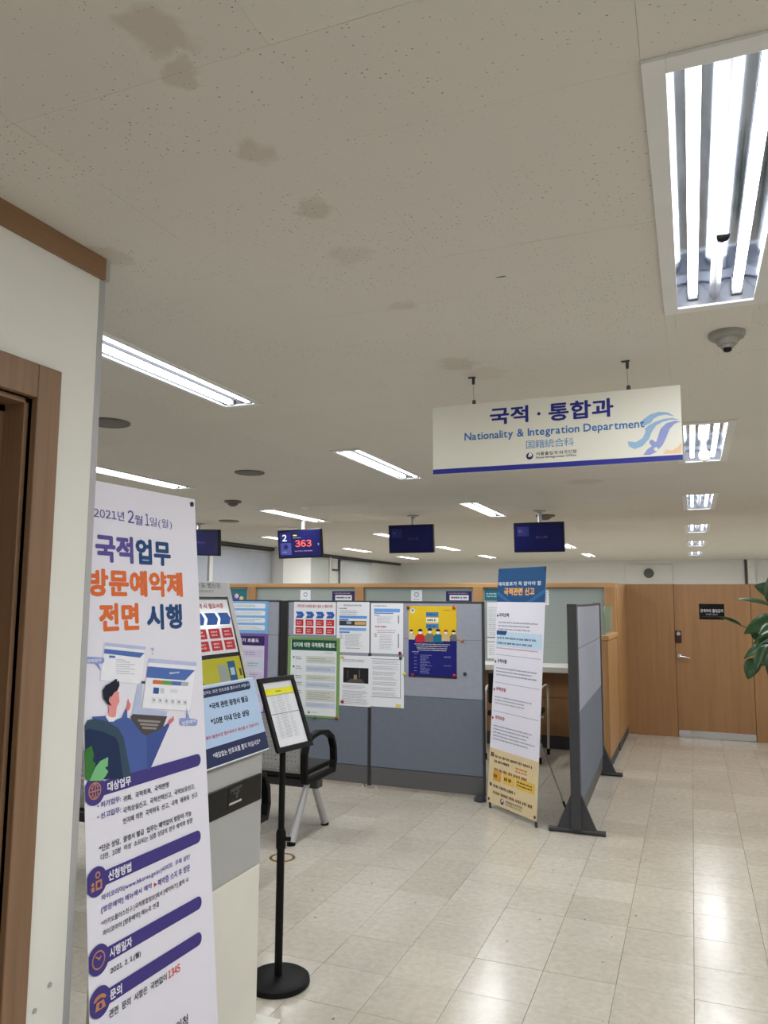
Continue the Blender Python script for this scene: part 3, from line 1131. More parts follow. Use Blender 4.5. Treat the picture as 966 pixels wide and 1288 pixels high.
def bp(pts, c, layer, part='illustration', z=zb_):
    B.poly([B.P(*z(*p)) for p in pts], c, layer, part)


# browser windows
PALE, MIDB, WIN = (188, 196, 232), (78, 112, 184), (240, 240, 248)
bp([(245, 40), (497, 65), (474, 297), (216, 272)], (214, 216, 232), 1)
bp([(248, 60), (494, 85), (473, 292), (222, 268)], WIN, 2)
bp([(253, 40), (497, 65), (495, 84), (251, 60)], PALE, 3)
bp([(247, 78), (490, 103), (462, 132), (244, 105)], MIDB, 3)
bp([(275, 118), (312, 121), (311, 134), (274, 131)], MIDB, 3)
for k in range(7):
    bp([(315, 140+k*14), (315+60+(k*29) % 60, 145+k*14), (315+60+(k*29) % 60, 149+k*14), (315, 144+k*14)], (190, 192, 206), 3)
bp([(515, 136), (806, 160), (768, 458), (472, 440)], (206, 208, 226), 3)
bp([(512, 156), (802, 182), (766, 454), (476, 436)], WIN, 4)
bp([(516, 136), (806, 160), (802, 184), (512, 160)], PALE, 5)
bp([(508, 184), (795, 208), (735, 270), (500, 252)], MIDB, 5)
for a, b_, c in ((540, 597, (216, 112, 66)), (597, 655, (98, 160, 70)), (655, 712, (78, 112, 184)), (712, 755, (176, 178, 188))):
    bp([(a, 266+(a-540)*.07), (b_, 266+(b_-540)*.07), (b_-3, 290+(b_-540)*.07), (a-3, 290+(a-540)*.07)], c, 5)
bp([(543, 312), (577, 315), (574, 352), (540, 349)], (44, 84, 150), 5)
bp([(586, 316), (608, 318), (606, 350), (584, 348)], (206, 208, 220), 5)
bp([(645, 322), (690, 326), (688, 348), (642, 345)], (222, 224, 234), 5)
for k in range(6):
    xx = 545+k*38
    bp([(xx-13, 372+k*3), (xx+13, 374+k*3), (xx+12, 408+k*3), (xx-14, 406+k*3)], (222, 222, 230), 5)
    bp([(xx-5, 384+k*3), (xx+5, 385+k*3), (xx+5, 394+k*3), (xx-5, 393+k*3)], (120, 122, 140), 6)
B.ptext('hikorea', zb_(640, 226), zb_(700, 232), 3, (232, 234, 244), .02, 6, 'illustration')
# speech bubbles
for (x0, y0, x1, y1, tail) in ((120, 125, 244, 168, [(190, 165), (212, 167), (224, 212)]), (702, 497, 810, 545, [(745, 497), (762, 499), (742, 430)])):
    bp([(x0+8, y0), (x1-8, y0+6), (x1, y0+14), (x1-2, y1-8), (x1-12, y1), (x0+8, y1-3), (x0, y1-12), (x0, y0+8)], (146, 160, 214), 5)
    bp(tail, (146, 160, 214), 5)
B.ptext('국적업무', zb_(138, 158), zb_(228, 163), 4.6, (235, 238, 250), .02, 6)
B.ptext('방문예약', zb_(716, 535), zb_(802, 537), 5.5, (235, 238, 250), .02, 7)
# wifi sign
for k in range(3):
    bp([(520+5*k, 76+7*k), (538, 70+7*k), (556-5*k, 80+7*k), (538, 77+7*k)], (170, 180, 222), 3)
bp([(534, 104), (541, 104), (541, 111), (534, 111)], (120, 130, 190), 3)
# laptop
bp([(448, 300), (478, 272), (470, 440), (628, 458), (622, 487), (412, 478)], (186, 196, 226), 3)
bp([(470, 274), (494, 274), (492, 290), (470, 288)], (70, 66, 70), 4)
bp([(402, 492), (418, 474), (626, 488), (598, 560), (500, 606), (470, 590)], (78, 72, 72), 5)
for k in range(3):
    bp([(445+14*k, 506+22*k), (585-12*k, 516+20*k), (582-12*k, 528+20*k), (449+14*k, 520+22*k)], (150, 146, 142), 6)
# man: jacket, chair, head, hands
JK, JK2 = (72, 96, 164), (62, 84, 150)
bp([(170, 490), (260, 485), (300, 515), (350, 495), (372, 445), (384, 452), (384, 495), (420, 510), (495, 605), (590, 560), (632, 528), (640, 540), (520, 815), (400, 860), (340, 640), (180, 520)], JK, 4)
bp([(500, 605), (590, 562), (636, 530), (640, 542), (522, 812), (505, 815)], JK2, 5)
bp([(126, 545), (140, 512), (185, 500), (260, 520), (330, 560), (362, 620), (410, 870), (130, 870)], (52, 76, 96), 6)
bp([(130, 572), (150, 562), (230, 580), (310, 615), (330, 650), (358, 868), (128, 868)], (24, 44, 84), 7)
bp([(250, 490), (262, 470), (318, 470), (324, 495), (300, 520), (270, 520)], (240, 240, 246), 7)
bp([(265, 485), (272, 440), (262, 400), (310, 330), (330, 340), (334, 400), (318, 430), (312, 490), (290, 495)], (232, 150, 146), 8)
bp([(236, 380), (232, 330), (250, 300), (290, 278), (308, 262), (320, 262), (318, 280), (330, 270), (334, 300), (322, 330), (300, 345), (288, 365), (272, 370), (268, 395), (286, 425), (262, 415)], (14, 22, 44), 9)
bp([(374, 446), (384, 420), (388, 378), (396, 405), (404, 412), (400, 440), (388, 455)], (224, 120, 120), 6)
bp([(628, 530), (640, 508), (668, 484), (664, 500), (670, 508), (650, 530), (640, 540)], (224, 120, 120), 6)
bp([(88, 880), (84, 780), (100, 700), (165, 665), (178, 720), (172, 760), (190, 775), (150, 880)], (56, 122, 50), 8)
bp([(150, 880), (185, 800), (215, 760), (265, 735), (262, 790), (245, 800), (265, 822), (250, 850), (225, 880)], (122, 190, 130), 9)
# section bars
BARS = [((135, 1010), (200, 950), (790, 785), 38, zb_, '대상업무', (262, 930), (405, 885)),
        ]


def bar(cx, cy, xe, ye, z, title, t0, t1, h):
    x0, z0 = B.P(*z(cx, cy))
    x1, z1 = B.P(*z(xe, ye))
    zz = (z0+z1)/2
    hh = .019
    B.rounded(x0, zz-hh, x1, zz+hh, .018, BAND, 5, ('section_bar', title))
    B.disc(x0+.012, zz, .038, BAND, 6, ('section_bar', title))
    ic = ('icon', title)
    IC = (196, 134, 92)
    cx_ = x0+.012
    if title == '신청방법':          # person at a box
        B.disc(cx_+.004, zz+.016, .009, IC, 7, ic, n=14)
        B.disc(cx_+.004, zz+.016, .005, BAND, 8, ic, n=14)
        B.rect(cx_-.004, zz-.022, cx_+.018, zz+.002, IC, 7, ic)
        B.rect(cx_+.001, zz-.017, cx_+.013, zz-.003, BAND, 8, ic)
        B.disc(cx_-.014, zz-.004, .005, IC, 7, ic, n=12)
        B.rect(cx_-.020, zz-.022, cx_-.009, zz-.011, IC, 7, ic)
    elif title == '문의':             # telephone
        B.disc(cx_, zz+.004, .022, IC, 7, ic, n=18, a0=0, a1=math.pi, rz=.014)
        B.disc(cx_, zz+.002, .014, BAND, 8, ic, n=18, a0=0, a1=math.pi, rz=.007)
        B.poly([(cx_-.012, zz+.002), (cx_+.012, zz+.002), (cx_+.019, zz-.018), (cx_-.019, zz-.018)], IC, 9, ic)
        B.disc(cx_, zz-.009, .006, BAND, 10, ic, n=14)
    else:                            # globe or clock: ring
        B.disc(cx_, zz, .023, IC, 7, ic, n=20)
        B.disc(cx_, zz, .0195, BAND, 8, ic, n=20)
        if title == '대상업무':
            B.rect(cx_-.019, zz-.0015, cx_+.019, zz+.0015, IC, 9, ic)
            B.rect(cx_-.016, zz+.009, cx_+.016, zz+.0115, IC, 9, ic)
            B.rect(cx_-.016, zz-.0115, cx_+.016, zz-.009, IC, 9, ic)
            B.rect(cx_-.0015, zz-.019, cx_+.0015, zz+.019, IC, 9, ic)
            B.disc(cx_, zz, .011, IC, 9, ic, n=16, rz=.020)
            B.disc(cx_, zz, .0085, BAND, 10, ic, n=16, rz=.0175)
            B.rect(cx_-.009, zz-.0015, cx_+.009, zz+.0015, IC, 11, ic)
            B.rect(cx_-.0015, zz-.018, cx_+.0015, zz+.018, IC, 11, ic)
        else:
            B.poly([(cx_-.002, zz+.002), (cx_-.012, zz+.011), (cx_-.010, zz+.013), (cx_+.001, zz+.004)], IC, 9, ic)
            B.poly([(cx_, zz-.002), (cx_+.010, zz+.006), (cx_+.008, zz+.009), (cx_-.002, zz+.002)], IC, 9, ic)
    x2 = B.P(*z(*t0))[0]
    x3 = B.P(*z(*t1))[0]
    B.text(title, x2, zz-.013, x3, zz+.013, (238, 238, 246), .03, 7)


bar(165, 942, 830, 752, zb_, '대상업무', (262, 930), (405, 885), 9)
bar(160, 350, 755, 95, zc, '신청방법', (243, 320), (370, 280), 9)
bar(170, 782, 760, 460, zc, '시행일자', (250, 740), (374, 690), 9)
bar(178, 1018, 760, 655, zc, '문의', (252, 975), (318, 950), 9)
INK = (52, 48, 62)


def bt(s, a, b_, h, c=INK, bold=.008, z=zb_):
    B.ptext(s, z(*a), z(*b_), h, c, max(.014, bold+.01), 4)


bt('• 허가업무:', (203, 1048), (346, 1010), 8, PUR, .015)
bt('귀화,  국적회복,  국적판정', (360, 1005), (638, 926), 8)
bt('• 신고업무:', (203, 1116), (346, 1074), 8, PUR, .015)
bt('국적상실신고,  국적선택신고,  국적보유신고,', (360, 1068), (795, 940), 8)
bt('인지에 의한  국적취득  신고,  국적  재취득  신고', (360, 1138), (812, 986), 8)
bt('*단순 상담,  증명서 발급  업무는 예약없이 방문이 가능', (195, 158), (705, 6), 8.5, INK, .014, zc)
bt('다만,  10분  이상  소요되는 심층 상담의 경우 예약후 방문', (203, 214), (712, 36), 8, INK, .0, zc)
bt('하이코리아(www.hikorea.go.kr)사이트  우측 상단', (207, 447), (697, 236), 9, PUR, .01, zc)
bt('[방문예약] 메뉴에서 예약', (207, 513), (487, 398), 9, PUR, .01, zc)
bt('예약증 소지 후 방문', (520, 366), (697, 292), 9, PUR, .01, zc)
bp([(497, 352), (513, 360), (499, 378)], (200, 60, 60), 4, 'lettering', zc)
bt('*카카오플러스친구 [국적통합정보]에서 [예약하기] 클릭 시', (207, 596), (687, 356), 8.5, INK, .0, zc)
bt('하이코리아 [방문예약] 메뉴로 연결', (216, 647), (525, 494), 8.5, INK, .0, zc)
bt('2021. 2. 1.(월)', (256, 858), (425, 768), 9, (30, 28, 40), .015, zc)
bt('관련  문의  사항은  국번없이', (250, 1092), (568, 900), 10.5, INK, .01, zc)
bt('1345', (577, 880), (642, 845), 10.5, (216, 66, 48), .015, zc)
xq = B.P(*zc(684, 1090))
B.text('서울출입국외국인청', xq[0]-.26, xq[1]-.025, xq[0], xq[1]+.008, INK, .008, 4)
emblem(B, xq[0]-.285, xq[1]-.008, .017, 4)
B.done()
# stand: crossed rods, hub, rear leg, eyelets
hub = BL1+r1*(W1/2)+u1*(H1*.42)-n1*.06
cs = [BL1+r1*.018+u1*.02, BL1+r1*(W1-.018)+u1*.02, BL1+r1*(W1-.018)+u1*(H1-.02), BL1+r1*.018+u1*(H1-.02)]
for c in cs:
    b = BM()
    tube(b, [hub, (hub+c)/2-n1*.006, c-n1*.006], .0045, 8)
    obj('rod', b, STEEL, bn, smooth=True)
    b = BM()
    tube(b, [c-n1*.008, c+n1*.004], [.009, .009], 14)
    tube(b, [c+n1*.004, c+n1*.008], [.005, .003], 10)
    obj('eyelet', b, DARK, bn, smooth=True)
for c in cs[:2]:
    b = BM()
    tube(b, [c-n1*.006, Vector((c.x, c.y, .0))-n1*.008], [.006, .008], 8)
    obj('foot', b, BLACK, bn, smooth=True)
b = BM()
tube(b, [hub, Vector((hub.x, hub.y, .006))-n1*.11+r1*.0], .0055, 8)
obj('rear_leg', b, BLACK, bn, smooth=True)
b = BM()
tube(b, [hub-n1*.012, hub+n1*.014], .018, 14)
obj('hub', b, BLACK, bn, smooth=True)

# ================================================================== TICKET KIOSK
KX, KY0, KY1 = -1.575, 2.185, 2.64
kx = thing('ticket_kiosk', 'grey and white ticket machine with slanted screen and light blue notice board', 'kiosk', (-1.76, (KY0+KY1)/2, 0))
SL = -.298       # dx/dz of the slanted front


def kx_at(z): return -1.557+SL*(z-1.0)


obj('base_plate', bx(-1.99, KY0-.02, 0, -1.485, KY1+.03, .018), KIOSK_WHITE, kx, bevel=.004)
obj('lower_body', bx(-1.975, KY0, .018, KX, KY1, .575), KIOSK_WHITE, kx, bevel=.003)
obj('upper_body', bx(-1.975, KY0, .577, KX, KY1, .985), KIOSK_GREY, kx, bevel=.003)
b = BM()
prism(b, [(-1.975, KY0, .986), (-1.575, KY0, .986), (-1.560, KY0, 1.0), (kx_at(1.65), KY0, 1.65), (-1.91, KY0, 1.65), (-1.975, KY0, 1.58)], (0, KY1-KY0, 0))
obj('slanted_head', b, ALU_PAINT, kx, bevel=.004)
ud = Vector((SL, 0, 1)).normalized()
nk = Vector((1, 0, -SL)).normalized()


def kp(y, z, off=0):
    return Vector((kx_at(z), y, z))+nk*off


def slab_on_front(y0, y1, z0, z1, t):
    b = BM()
    prism(b, [kp(y0, z0), kp(y1, z0), kp(y1, z1), kp(y0, z1)], nk*t)
    return b


zk = lambda x, y: (250+x/5.37, 720+y/5.37)
# black bezel, paper behind the glass, lcd
obj('bezel', slab_on_front(KY0+.03, KY1-.036, 1.19, 1.590, .0015), BLACK_GLOSS, kx)
KW = KY1-KY0-.10
K1 = Sheet('guide_paper', kp(KY0+.05, 1.375, .0025), Y, ud, KW, .203/ud.z, M('glossy_print', (228, 230, 236), .12, var=.01), thick=.001, parent=kx)
RED, BLU = (196, 44, 52), (48, 96, 176)
K1.ftext('국적신청 예약 시 필요서류', .06, .07, .9, .17, RED, .02)
for k in range(4):
    x = .03+k*.243
    K1.fpoly([(x, .25), (x+.19, .25), (x+.235, .36), (x+.19, .47), (x, .47), (x+.04, .36)], BLU, 1, 'flow_arrows')
    for r in range(2):
        K1.frect(x+.01, .54+r*.22, x+.21, .72+r*.22, RED, 1, 'flow_boxes')
        K1.lines(x+.05, .57+r*.22, x+.17, .69+r*.22, 2, (232, 206, 210), k+r*5, ragged=.1)
K1.done()
K2 = Sheet('screen', kp(KY0+.05, 1.225, .0025), Y, ud, KW, .135/ud.z, M('lcd_yellow', (176, 172, 34), .15, var=.05, emit=.08), thick=.001, parent=kx)
K2.frect(.55, .2, .72, .75, (150, 160, 150), 1, 'button')
K2.frect(.74, .12, .88, .68, (30, 84, 130), 1, 'button')
K2.frect(.77, .3, .85, .5, (170, 200, 214), 2, 'button')
K2.frect(.94, .35, .98, .55, (60, 66, 50), 1, 'small_print')
K2.lines(.03, .3, .3, .7, 2, (60, 62, 40), 3)
K2.done()
# head lettering
KH = Sheet('head_plate', kp(KY0+.01, 1.600, .0006), Y, ud, KY1-KY0-.02, .048/ud.z, ALU_PAINT, thick=.001, parent=kx)
KH.ftext('번호표 뽑는곳', .42, .1, .86, .52, (88, 88, 92), .0)
KH.ftext('TICKET', .5, .68, .74, .86, (100, 100, 104), .0)
KH.done()
# light blue notice board on the front
BZ0, BZ1 = 1.000, 1.272
K3 = Sheet('notice_board', kp(KY0-.005, BZ0, .007), Y, ud, KY1-KY0+.008, (BZ1-BZ0)/ud.z, M('notice_blue', (176, 204, 238), .3, var=.02), thick=.006, parent=kx, corner=.006)
DN = (28, 40, 84)
K3.frect(0, .76, 1, .985, DN, 1, 'navy_band')
K3.rounded(.03*K3.w, .845*K3.h, .93*K3.w, .955*K3.h, .014, DN, 1, 'navy_band')
K3.frect(0, 0, 1, .02, (226, 234, 242), 1, 'edge')
K3.frect(0, .985, 1, 1, (226, 234, 242), 1, 'edge')
K3.ptext('해당되는 분은 번호표를 뽑으시기 바랍니다', zk(10, 828), zk(352, 770), 4.6, (214, 224, 240), .01)
K3.ptext('*국적 관련 증명서 발급', zk(75, 926), zk(336, 876), 8.5, (26, 30, 48), .03)
K3.ptext('*10분 이내 단순 상담', zk(84, 1018), zk(346, 978), 8.5, (26, 30, 48), .03)
K3.ptext('해당없을 경우 발권시간 접수처리가 취소될 수 있습니다.', zk(-40, 1148), zk(410, 1044), 5, (206, 70, 76), .02)
K3.ptext('*해당없는 번호표를 뽑지 마십시오*', zk(98, 1252), zk(420, 1164), 7.5, (226, 230, 242), .02)
K3.done()
# black ticket slot panel
b = BM()
prism(b, [(KX, KY0+.05, .815), (KX, KY1-.012, .815), (KX, KY1-.012, .915), (KX, KY0+.05, .915)], (.006, 0, 0))
obj('slot_panel', b, BLACK_GLOSS, kx, bevel=.003)
KS = Sheet('slot_mark', (KX+.0066, 2.40, .832), Y, Z, .115, .075, BLACK_GLOSS, thick=.0008, parent=kx)
KS.frect(.05, .74, .75, .84, (190, 188, 178), 1, 'slot')
KS.fpoly([(.12, .12), (.75, .05), (.75, .2), (.62, .22), (.52, .62), (.4, .62), (.48, .24), (.12, .28)], (64, 64, 68), 1, 'icon')
KS.frect(.25, .32, .66, .40, (64, 64, 68), 2, 'icon')
KS.done()

# ================================================================== BLACK SIGN STAND
stx, sty = -1.648, 2.93
st = thing('sign_stand', 'black pole stand with round base holding a tilted framed sheet', 'sign stand', (stx, sty, 0))
b = BM()
lathe(b, (stx, sty, 0), [(.128, 0), (.132, .006), (.130, .022), (.118, .030), (.03, .034), (.0, .034)], 40)
obj('base', b, BLACK, st, smooth=True)
b = BM()
tube(b, [(stx, sty, .03), (stx, sty, .55)], .0165, 16)
obj('lower_pole', b, BLACK, st, smooth=True)
b = BM()
lathe(b, (stx, sty, 0), [(.017, .53), (.021, .54), (.021, .60), (.016, .615)], 16)
tube(b, [(stx+.015, sty+.005, .575), (stx+.04, sty+.012, .575)], .009, 10)
obj('clamp', b, BLACK, st, smooth=True)
b = BM()
tube(b, [(stx, sty, .60), (stx, sty, .93), (stx-.01, sty, .96), (stx-.045, sty, 1.01), (stx-.062, sty, 1.05)], .0135, 14)
obj('upper_pole', b, BLACK, st, smooth=True)
thS, lnS, wS, hS = .197, .389, .235, .322
rS = Vector((math.sin(thS), math.cos(thS), 0))
nS = Vector((math.cos(thS), -math.sin(thS), 0))
uS = Z*math.cos(lnS)-nS*math.sin(lnS)
BRS = Vector((-1.576, 3.06, .944))
BLS = BRS-rS*wS


def fr(b, o, r, u, n, w_, h_, bw, t):
    for (a0, a1, c0, c1) in ((0, w_, 0, bw), (0, w_, h_-bw, h_), (0, bw, bw, h_-bw), (w_-bw, w_, bw, h_-bw)):
        prism(b, [o+r*a0+u*c0, o+r*a1+u*c0, o+r*a1+u*c1, o+r*a0+u*c1], n*t)


b = BM()
fr(b, BLS, rS, uS, nS, wS, hS, .022, .012)
obj('frame', b, BLACK, st, bevel=.003)
b = BM()
prism(b, [BLS+rS*.004+uS*.004, BLS+rS*(wS-.004)+uS*.004, BLS+rS*(wS-.004)+uS*(hS-.004), BLS+rS*.004+uS*(hS-.004)], nS*-.006)
obj('back_board', b, BLACK, st)
F = Sheet('framed_sheet', BLS+rS*.02+uS*.02+nS*.002, rS, uS, wS-.04, hS-.04, PAPER, thick=.001, parent=st)
F.frect(0, .11, 1, .21, (238, 232, 40), 1, 'yellow_band')
F.lines(.38, .13, .66, .19, 1, (120, 116, 40), 1, .4, layer=2)
F.frect(0, .21, 1, .222, (150, 150, 154), 1, 'table_lines')
for k in range(26):
    F.frect(.02, .235+k*.026, .98, .2365+k*.026, (196, 198, 204), 1, 'table_lines')
for xx in (.16, .34, .62, .8):
    F.frect(xx, .22, xx+.004, .9, (200, 202, 208), 1, 'table_lines')
F.lines(.18, .225, .33, .88, 25, (170, 172, 180), 11, .4)
F.lines(.36, .225, .6, .88, 25, (158, 160, 168), 12, .4)
F.lines(.64, .225, .78, .88, 25, (176, 178, 186), 13, .4)
F.frect(.02, .5, .98, .51, (130, 132, 138), 2, 'table_lines')
F.done()


# ================================================================== WAITING BENCHES
def perforated(b, o, r, u, w_, h_, nx, ny, rad, n, curve=None):
    """plate with octagonal holes, made cell by cell"""
    def P(a, c):
        q = o+r*a+u*c
        if curve:
            q = q+n*curve(c)
        return q
    cw, chh = w_/nx, h_/ny
    cache = {}

    def V(a, c):
        k = (round(a, 5), round(c, 5))
        if k not in cache:
            cache[k] = b.verts.new(P(a, c))
        return cache[k]
    for i in range(nx):
        for j in range(ny):
            x0, z0 = i*cw, j*chh
            hole = 1 < i < nx-2 and 1 < j < ny-2 and i % 2 == 0 and j % 2 == 0
            sq = [(x0, z0), (x0+cw, z0), (x0+cw, z0+chh), (x0, z0+chh)]
            if not hole:
                b.faces.new([V(*p) for p in sq])
                continue
            cx, cz = x0+cw/2, z0+chh/2
            oc = [(cx+rad*math.cos(math.radians(t)), cz+rad*math.sin(math.radians(t))) for t in (202.5, 247.5, 292.5, 337.5, 22.5, 67.5, 112.5, 157.5)]
            ov = [b.verts.new(P(*p)) for p in oc]
            sv = [V(*p) for p in sq]
            for e in range(4):
                b.faces.new((sv[e], sv[(e+1) % 4], ov[(2*e+2) % 8], ov[2*e+1]))
                b.faces.new((sv[e], ov[2*e+1], ov[2*e]))
    return b


SEATW = .56


def build_bench(x_right, y_back, nseats, label):
    xl = x_right-nseats*SEATW
    t = thing('waiting_bench', label, 'bench', ((x_right+xl)/2, y_back+.25, 0), group=None)
    for k in range(nseats):
        xa = x_right-(k+1)*SEATW+.035
        b = BM()
        wv = SEATW-.07
        # back panel leans towards the camera side, curls under at the bottom
        perforated(b, Vector((xa, y_back+.075, .415)), X, Vector((0, -.12, .99)).normalized(), wv, .40, 33, 27, .0055, Y,
                   curve=lambda c: (.05*max(0, 1-c/.09)**2))
        o = obj('backrest', b, ALU_PAINT, t)
        sm = o.modifiers.new('thickness', 'SOLIDIFY')
        sm.thickness = .004
        b = BM()
        box(b, xa+.005, y_back+.12, .395, xa+wv-.005, y_back+.56, .435)
        obj('seat', b, BLACK_VINYL, t, bevel=.014, seg=3)
    for k in range(nseats+1):
        xa = x_right-k*SEATW
        b = BM()      # arch of the armrest, a flat black strap bent over
        pts = [(y_back+.07, .375), (y_back+.055, .47), (y_back+.055, .56), (y_back+.085, .63), (y_back+.15, .665), (y_back+.25, .675), (y_back+.37, .66), (y_back+.45, .615), (y_back+.49, .54), (y_back+.50, .45), (y_back+.48, .385)]
        prev = None
        wx, tt = .024, .016
        for i, (yy, zz) in enumerate(pts):
            a = Vector((0,)+pts[min(i+1, len(pts)-1)])-Vector((0,)+pts[max(i-1, 0)])
            nn = Vector((0, -a.z, a.y)).normalized()*tt
            c = Vector((xa, yy, zz))
            rw = [b.verts.new(c+X*sx*wx+nn*sn) for sx, sn in ((-1, -1), (1, -1), (1, 1), (-1, 1))]
            if prev:
                for e in range(4):
                    b.faces.new((prev[e], prev[(e+1) % 4], rw[(e+1) % 4], rw[e]))
            else:
                b.faces.new(rw)
            prev = rw
        b.faces.new(prev[::-1])
        box(b, xa-.020, y_back+.07, .365, xa+.020, y_back+.50, .40)
        bmesh.ops.recalc_face_normals(b, faces=b.faces[:])
        obj('armrest', b, BLACK, t, bevel=.006)
    obj('beam', bx(xl-.02, y_back+.21, .31, x_right+.02, y_back+.29, .362), DARK, t, bevel=.004)
    for xa in (x_right-.055, xl+.055):
        for (yf, yt) in ((y_back, y_back+.21), (y_back+.485, y_back+.29)):
            b = BM()
            tube(b, [(xa, yf, .015), (xa, yt, .34)], [.026, .021], 14)
            lg = obj('leg', b, STEEL if False else ALU_PAINT, t, smooth=True)
            b = BM()
            tube(b, [(xa, yf, 0), (xa, yf, .02)], .028, 14)
            obj('foot_cap', b, BLACK, lg, smooth=True)
    return t


build_bench(-2.40, 4.50, 3, 'waiting bench with perforated silver back behind the black sign stand')
build_bench(-2.235, 3.30, 3, 'waiting bench almost hidden behind the ticket machine')

# brass floor outlet ring
q = on_z(355, 1079, 0)
fo = thing('floor_outlet', 'round floor outlet with brass ring in front of the waiting bench', 'floor outlet', (q.x, q.y, 0))
b = BM()
BR = M('aged_brass', (150, 118, 62), .4, metal=.8, var=.2, scale=40)
n_ = 36
pr_ = [(.062, .0005), (.066, .004), (.076, .004), (.080, .0005)]
rows = [[b.verts.new((q.x+r*math.cos(2*math.pi*i/n_), q.y+r*math.sin(2*math.pi*i/n_), z)) for i in range(n_)] for r, z in pr_]
for a_, c_ in zip(rows, rows[1:]):
    for i in range(n_):
        b.faces.new((a_[i], c_[i], c_[(i+1) % n_], a_[(i+1) % n_]))
obj('ring', b, BR, fo, smooth=True)
b = BM()
lathe(b, q, [(.062, .0), (.062, .0022), (0, .0024)], 32)
obj('cover', b, FLOOR_T, fo)

# ================================================================== BLUE-GREY PARTITIONS
PY = 6.06
PT = .045


def partition(name, label, x0, x1, yf, top=1.56):
    """office panel parallel to the counter, front face at yf"""
    t = thing(name, label, 'partition', ((x0+x1)/2, yf+PT/2, 0), group='grey office partitions')
    for a, c, m in ((.178, .773, PANEL_LOW), (.776, 1.246, PANEL_UP), (1.250, top-.016, PANEL_UP)):
        obj('panel_tile', bx(x0+.013, yf, a, x1-.013, yf+PT, c), m, t, bevel=.003)
    obj('kick_panel', bx(x0+.013, yf+.003, .03, x1-.013, yf+PT-.003, .174), PANEL_BASE, t, bevel=.002)
    for xx in (x0, x1-.012):
        obj('post', bx(xx, yf-.001, .02, xx+.012, yf+PT+.001, top), DARK, t, bevel=.001)
    obj('top_cap', bx(x0, yf-.001, top-.014, x1, yf+PT+.001, top+.004), DARK, t, bevel=.002)
    for xx in (x0+.06, x1-.06):
        b = BM()
        tube(b, [(xx, yf+PT/2, 0), (xx, yf+PT/2, .03)], [.02, .012], 12)
        obj('glide_foot', b, ALU_PAINT, t, smooth=True)
    return t


pp1 = partition('partition_panel', 'grey partition panel with the yellow and blue poster', -2.575, -1.578, PY)
partition('partition_panel', 'grey partition panel with the green-bordered poster', -3.39, -2.58, PY)
partition('partition_panel', 'grey partition panel with the purple poster, half hidden by the ticket machine', -4.45, -3.465, PY)
b = BM()
box(b, -3.463, PY+.002, 0, -3.392, PY+PT, 1.562)
tag(obj('corner_post', b, M('black_metal', (36, 36, 40), .4, var=.1), bevel=.004), 'dark upright post joining two grey partition panels', 'post')
b = BM()
lathe(b, (-1.607, PY-.035, 0), [(.045, 0), (.05, .008), (.045, .03), (.02, .045)], 20)
box(b, -1.622, PY-.03, .015, -1.592, PY-.003, .03)
obj('foot', b, DARK, pp1, smooth=True)


# right-hand partition standing on feet, running away from the camera
PA, PB = Vector((-.784, 5.47, 0)), Vector((-.825, 7.33, 0))
dP = (PB-PA).normalized()
rotP = math.atan2(dP.y, dP.x)
LP = (PB-PA).length
t = thing('partition_screen', 'free-standing grey partition on triangular feet right of the banner', 'partition', PA, rotP)
mw = MW[t.name]


def lobj(name, bm, mat, **k):
    bm.transform(mw)
    return obj(name, bm, mat, t, **k)


for a, c, m in ((.178, .80, PANEL_LOW), (.803, 1.236, PANEL_UP), (1.240, 1.535, PANEL_UP)):
    lobj('panel_tile', bx(.045, -.026, a, LP-.03, .026, c), m, bevel=.003)
lobj('kick_panel', bx(.045, -.022, .06, LP-.03, .022, .174), PANEL_BASE, bevel=.002)
lobj('top_cap', bx(.045, -.028, 1.536, LP-.03, .028, 1.55), DARK, bevel=.002)
for a in (-.03, LP-.03):
    p_ = lobj('post', bx(a, -.033, .03, a+.073, .033, 1.555), DARK, bevel=.004)
for a in (0.0, LP):
    b = BM()
    tube(b, [(a+.007, -.19, .018), (a+.007, .19, .018)], .018, 12)
    lobj('foot_bar', b, DARK, smooth=True)
    for s in (-1, 1):
        b = BM()
        prism(b, [(a-.006, s*.030, .03), (a-.006, s*.135, .03), (a-.006, s*.120, .06), (a-.006, s*.030, .27)], (.026, 0, 0))
        lobj('gusset', b, DARK, bevel=.003)


# ------------------------------------------------------------------ posters and sheets on the partitions
def poster(name, label, p0, p1, y, mat, cat='poster', group=None, dx=0):
    a, c = on_y(p0[0], p0[1], y), on_y(p1[0], p1[1], y)
    return Sheet(name, (a.x+dx, y, c.z), X, Z, c.x-a.x-dx, a.z-c.z, mat, label, cat, group, thick=.0012)


YP = PY-.0018
g = 'sheets pinned to the grey partitions'
s = poster('flow_poster', 'white notice with blue arrows and red boxes, left on the grey partition', (370, 757), (422, 799), YP, PAPER, 'notice', g)
s.ftext('국적신청 시(방문)접수 필요 시 필요서류', .07, .08, .93, .19, RED, .02)
for k in range(4):
    x = .045+k*.243
    s.fpoly([(x, .3), (x+.16, .3), (x+.2, .40), (x+.16, .50), (x, .50), (x+.04, .40)], BLU, 1, 'flow_arrows')
    s.lines(x+.04, .36, x+.15, .44, 1, (180, 200, 230), k, .4)
    if k < 3:
        s.fpoly([(x+.19, .36), (x+.215, .40), (x+.19, .44)], (120, 150, 200), 1, 'flow_arrows')
    for r in range(2):
        s.frect(x, .54+r*.24, x+.19, .74+r*.24, RED, 1, 'flow_boxes')
        s.lines(x+.03, .58+r*.24, x+.16, .71+r*.24, 2, (236, 200, 204), k+r*7, ragged=.1)
s.done()

